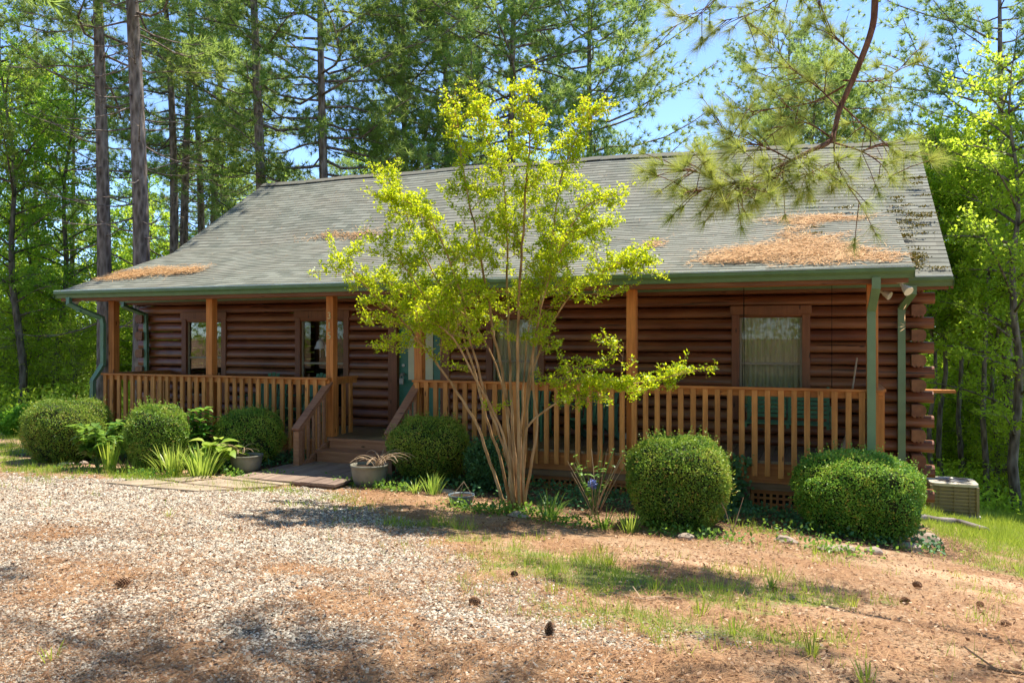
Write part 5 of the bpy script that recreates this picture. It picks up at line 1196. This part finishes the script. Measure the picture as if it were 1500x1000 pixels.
# gravel
def wedge(n, d0, d1, rs, power=1.0, fov=(-830, 830)):
    d = d0+(d1-d0)*rs.rand(n)**power; u_ = rs.uniform(fov[0], fov[1], n)/FPX; return (cT*u_-sT)*d, (sT*u_+cT)*d, d
n = 260000; x, y, d = wedge(n, 3.0, 12.8, rs, 1.25); k = rs.rand(n) < m_gravel(x, y)*.97; x, y, d = x[k], y[k], d[k]; n = len(x)
s = (.006+.009*rs.rand(n)**2.2)*(1+.07*np.maximum(d-5, 0)); dv = unit(np.array([[1, 0, 0], [0, 1, 0], [-1, 0, 0], [0, -1, 0], [0, 0, 1.], [.6, .6, .7], [-.6, .5, .75]]))
base_ = np.array([[1, .15, 0], [.3, .8, .1], [-.8, .5, 0], [-.9, -.5, .05], [.1, -.9, 0], [.75, -.6, .08], [.25, .2, .75], [-.4, -.1, .7]]); fc = np.array([(0, 1, 6), (1, 2, 7), (1, 7, 6), (2, 3, 7), (3, 4, 7), (4, 5, 6), (4, 6, 7), (5, 0, 6)])
a = rs.uniform(0, 6.28, n); ca, sa = np.cos(a), np.sin(a); B = base_[None]*(1+rs.normal(size=(n, 8, 1))*.18)*np.stack([s*rs.uniform(.8, 1.5, n), s*rs.uniform(.6, 1.1, n), s*rs.uniform(.5, .95, n)], 1)[:, None, :]
tl = rs.normal(size=(n, 1))*.35; B[..., 2] += B[..., 0]*tl
V = np.stack([B[..., 0]*ca[:, None]-B[..., 1]*sa[:, None]+x[:, None], B[..., 0]*sa[:, None]+B[..., 1]*ca[:, None]+y[:, None], B[..., 2]+H(x, y)[:, None]+.001], -1).reshape(-1, 3)
Fc = (fc[None]+8*np.arange(n)[:, None, None]).reshape(-1, 3)
o = npmesh('gravel', V, Fc, M['stone'], np.repeat(np.clip(rs.normal(.62, .25, n), 0, 1), 8)); tag(o, 'pale crushed gravel of the driveway', 'gravel', None, 'stuff')
# pine straw and dead leaves
n = 150000; x, y, d = wedge(n, 3.0, 12.5, rs, 1.2); gm = m_gravel(x, y); gr = m_grass(x, y); cl = fbm(x*1.4, y*1.4, 91, 4); dens = np.where(gm > .5, sstep(.36, .66, cl)*sstep(12, 5, d)*.8+.16, (.30+.6*sstep(.35, .6, cl))*(1-.75*gr)*(1-.8*m_soil(x, y)))
dens = dens*((x > -6.0) | (y < 9.1) | ((x < -8) & (y > 9.6))); k = rs.rand(n) < dens; x, y, d = x[k], y[k], d[k]; n = len(x)
v, f = flat(x, y, H(x, y)+.006+.016*rs.rand(n), rs.uniform(.07, .16, n), .0032*(1+.10*np.maximum(d-4, 0)), rs, .12); tag(npmesh('pine_straw', v, f, M['straw'], rs.rand(n)), 'red brown pine straw scattered over the yard', 'pine straw', None, 'stuff')
n = 52000; x, y, d = wedge(n, 3.0, 13, rs, 1.2); dens = (np.where(m_gravel(x, y) > .5, .42, .75)*(.3+fbm(x*1.1, y*1.1, 95, 3)))*(1-.7*m_grass(x, y))*((x > -6.0) | (y < 9.1)); k = rs.rand(n) < dens; x, y, d = x[k], y[k], d[k]; n = len(x)
v, f = flat(x, y, H(x, y)+.008+.012*rs.rand(n), .034*rs.uniform(.5, 1.4, n), .021*rs.uniform(.6, 1.2, n), rs, .35); tag(npmesh('leaf_litter', v, f, M['litter'], rs.rand(n)), 'small dead leaves strewn over the ground', 'leaf litter', None, 'stuff')
# grass
n = 420000; x, y, d = wedge(n, 3.2, 21, rs, .9, (-900, 900)); gm = m_grass(x, y); inside = (x > -13) & (x < 1.3) & (y > 9.4); k = (rs.rand(n) < gm*.95*(.35+.65*(fbm(x*6, y*6, 99) > .45))) & ~inside; x, y, d, gm = x[k], y[k], d[k], gm[k]; n = len(x)
tall = .045+.05*rs.rand(n)+.10*(fbm(x*2.2, y*2.2, 101) > .60)*rs.rand(n); D = rs.normal(size=(n, 3))*.38+np.array([0, 0, 1.]); v, f = blades(np.stack([x, y, H(x, y)-.004], 1), D, tall*(1+.02*d), .0045*(1+.10*np.maximum(d-4, 0)), rs)
tag(npmesh('grass', v, f, M['grass'], np.clip(rs.rand(n)*.6+.55*(fbm(x*3, y*3, 103)-.25), 0, 1)), 'patchy green and yellow grass of the yard', 'grass', None, 'stuff')
TL = ['tallest green grass tuft on the reddish dirt, middle of the yard', 'wide grass tuft beside the small cone on the patchy grass', 'grass tuft on brown needles just right of the gravel edge', 'grass tuft in the shade fringe, lower middle of the yard', 'thin grass tuft close to the fallen twig', 'tiny green seedling alone in the gravel at lower left', 'green tuft in dark shade at the bottom of the yard', 'grass tuft nearest the bottom right corner', 'small tuft in shade below the patchy grass', 'grass tuft just under the largest bed rock', 'grass tuft on leaf litter in the right of the yard', 'grass tuft under the left side of the widest shrub', 'tuft on bare dirt below the upright grass clump', 'lone tuft in upper gravel near the grass strip', 'tiny weed in gravel left of the flagstones', 'tiny weed in gravel just below the plank walkway']
for i, (px, py, n_) in enumerate([(893, 828, 30), (1130, 862, 34), (810, 870, 22), (1025, 900, 30), (960, 865, 24), (75, 968, 9), (1188, 960, 22), (1270, 1002, 26), (1075, 930, 20), (1320, 805, 14), (1250, 890, 16), (1195, 812, 16), (880, 810, 16), (425, 742, 10), (247, 757, 10), (492, 748, 10)]):
    strap_plant('grass_tuft', G(px, py), TL[i], n_, .12, .007, M['grass'], 300+i, 'grass tuft', 'lone grass tufts in the yard', erect=1.6, arch=.4, spread=.05)

# ---------------------------------------------------------------- pine straw and moss on the roof
def onporch(px, py):
    r = ray(px, py); m_ = (BZ-PZE)/(BY-PYE)                     # the porch roof's plane
    d = (EYE-PZE+m_*PYE)/(m_*r.y-r.z); return r.x*d, r.y*d
def onmain(px, py):
    r = ray(px, py); d = (EYE-EZ+SL*EY)/(SL*r.y-r.z); return r.x*d, r.y*d
rs = np.random.RandomState(66)
def roofstraw(polys, n, plane, label, thresh=.42, seed=0, w_=.010):
    PX = []; PYy = []
    for pl in polys:
        w3 = [plane(*q) for q in pl]; ax = np.array(w3); lo, hi = ax.min(0), ax.max(0); m_ = int(2.2*n*(hi-lo).prod()); x = rs.uniform(lo[0], hi[0], m_); y = rs.uniform(lo[1], hi[1], m_)
        d = poly_sd(x, y, w3)+(fbm(x*2.2, y*3.5, 7+seed, 4)-.5)*.5; k = (d > -.12) & (rs.rand(m_) < .03+.97*sstep(-.05, .4, d)**1.3); PX.append(x[k]); PYy.append(y[k])
    x = np.concatenate(PX); y = np.concatenate(PYy); ok = (x < PXR-.04) | (y > EY+.08); x, y = x[ok], y[ok]; m_ = len(x)
    inp = (x > PXL+.05) & (x < PXR-.05) & (y < BY); y = np.maximum(y, PYE+.06)
    z = np.where(inp, PZE+(y-PYE)*(BZ-PZE)/(BY-PYE), EZ+(y-EY)*SL)+.03+.05*rs.rand(m_)*fbm(x*3, y*3, 12)
    a = rs.uniform(0, 6.28, m_); D = np.stack([np.cos(a), np.sin(a)*.9, np.sin(a)*np.where(inp, .3, .6)+rs.normal(size=m_)*.1], 1); v, f = cards(np.stack([x, y, z], 1), D, unit(rs.normal(size=(m_, 3))*.25+np.array([0, -.35, 1])), rs.uniform(.09, .18, m_), w_)
    o = npmesh('roof_pine_straw', v, f, M['roofstraw'], rs.rand(m_)); tag(o, label, 'pine straw', None, 'stuff')
roofstraw([[(1000, 391), (1040, 365), (1130, 352), (1150, 335), (1100, 325), (1190, 316), (1290, 318), (1215, 330), (1170, 345), (1255, 342), (1240, 355), (1290, 362), (1330, 372), (1332, 390)], [(1140, 322), (1290, 316), (1292, 322), (1180, 332)]], 1500, onporch, 'large drift of orange pine straw on the right of the porch roof')
roofstraw([[(128, 414), (175, 398), (230, 391), (312, 391), (290, 402), (200, 411)]], 1300, onporch, 'orange pine straw drift on the far left corner of the porch roof', seed=3)
roofstraw([[(430, 353), (560, 343), (580, 346), (560, 352)], [(925, 362), (950, 355), (978, 357), (965, 366), (940, 368)]], 1300, onporch, 'thin pine straw streaks in the middle of the porch roof', seed=5)
x = rs.uniform(-13.2, 1.2, 2600); y = rs.uniform(11, 17, 2600); inp = (x > PXL+.05) & (x < PXR-.05) & (y < BY); k = inp | (y > EY+.05); x, y, inp = x[k], y[k], inp[k]; k = rs.rand(len(x)) < .25+.75*sstep(-4, 1, x); x, y, inp = x[k], y[k], inp[k]
z = np.where(inp, PZE+(y-PYE)*(BZ-PZE)/(BY-PYE), EZ+(y-EY)*SL)+.03; a = rs.uniform(0, 6.28, len(x)); D = np.stack([np.cos(a), np.sin(a), np.sin(a)*np.where(inp, .3, .667)], 1); v, f = cards(np.stack([x, y, z], 1), D, np.tile([0, -.4, 1.], (len(x), 1)), rs.uniform(.1, .2, len(x)), .006)
tag(npmesh('loose_roof_needles', v, f, M['straw'], rs.rand(len(x))), 'single dry pine needles scattered on the shingles', 'pine straw', None, 'stuff')
rs = np.random.RandomState(67); PP = []
for i in range(44):
    cx = rs.uniform(1.0, 1.5) if i % 4 else rs.uniform(-.6, 1.2); cy = rs.uniform(12.6, 15.5); m_ = rs.randint(20, 90); inp = cx < PXR and cy < BY
    x = rs.normal(cx, .05+.04*rs.rand(), m_); y = rs.normal(cy, .012, m_); x = np.minimum(x, RXR-.02); z = (PZE+(y-PYE)*(BZ-PZE)/(BY-PYE) if inp else EZ+(y-EY)*SL)+.022+.02*rs.rand(m_); PP.append(np.stack([x, y, z], 1))
P = np.concatenate(PP); n = len(P); v, f = cards(P, rdir(rs, n, .5), rdir(rs, n, .5), .03, .025); M['moss'] = leafm('roof_moss', [(.10, .11, .02), (.25, .20, .03), (.35, .25, .05)], (.3, .3, .05), .1)
tag(npmesh('roof_moss', v, f, M['moss'], rs.rand(n)), 'yellow brown moss clumps on the shingles at the right roof edge', 'moss', None, 'stuff')
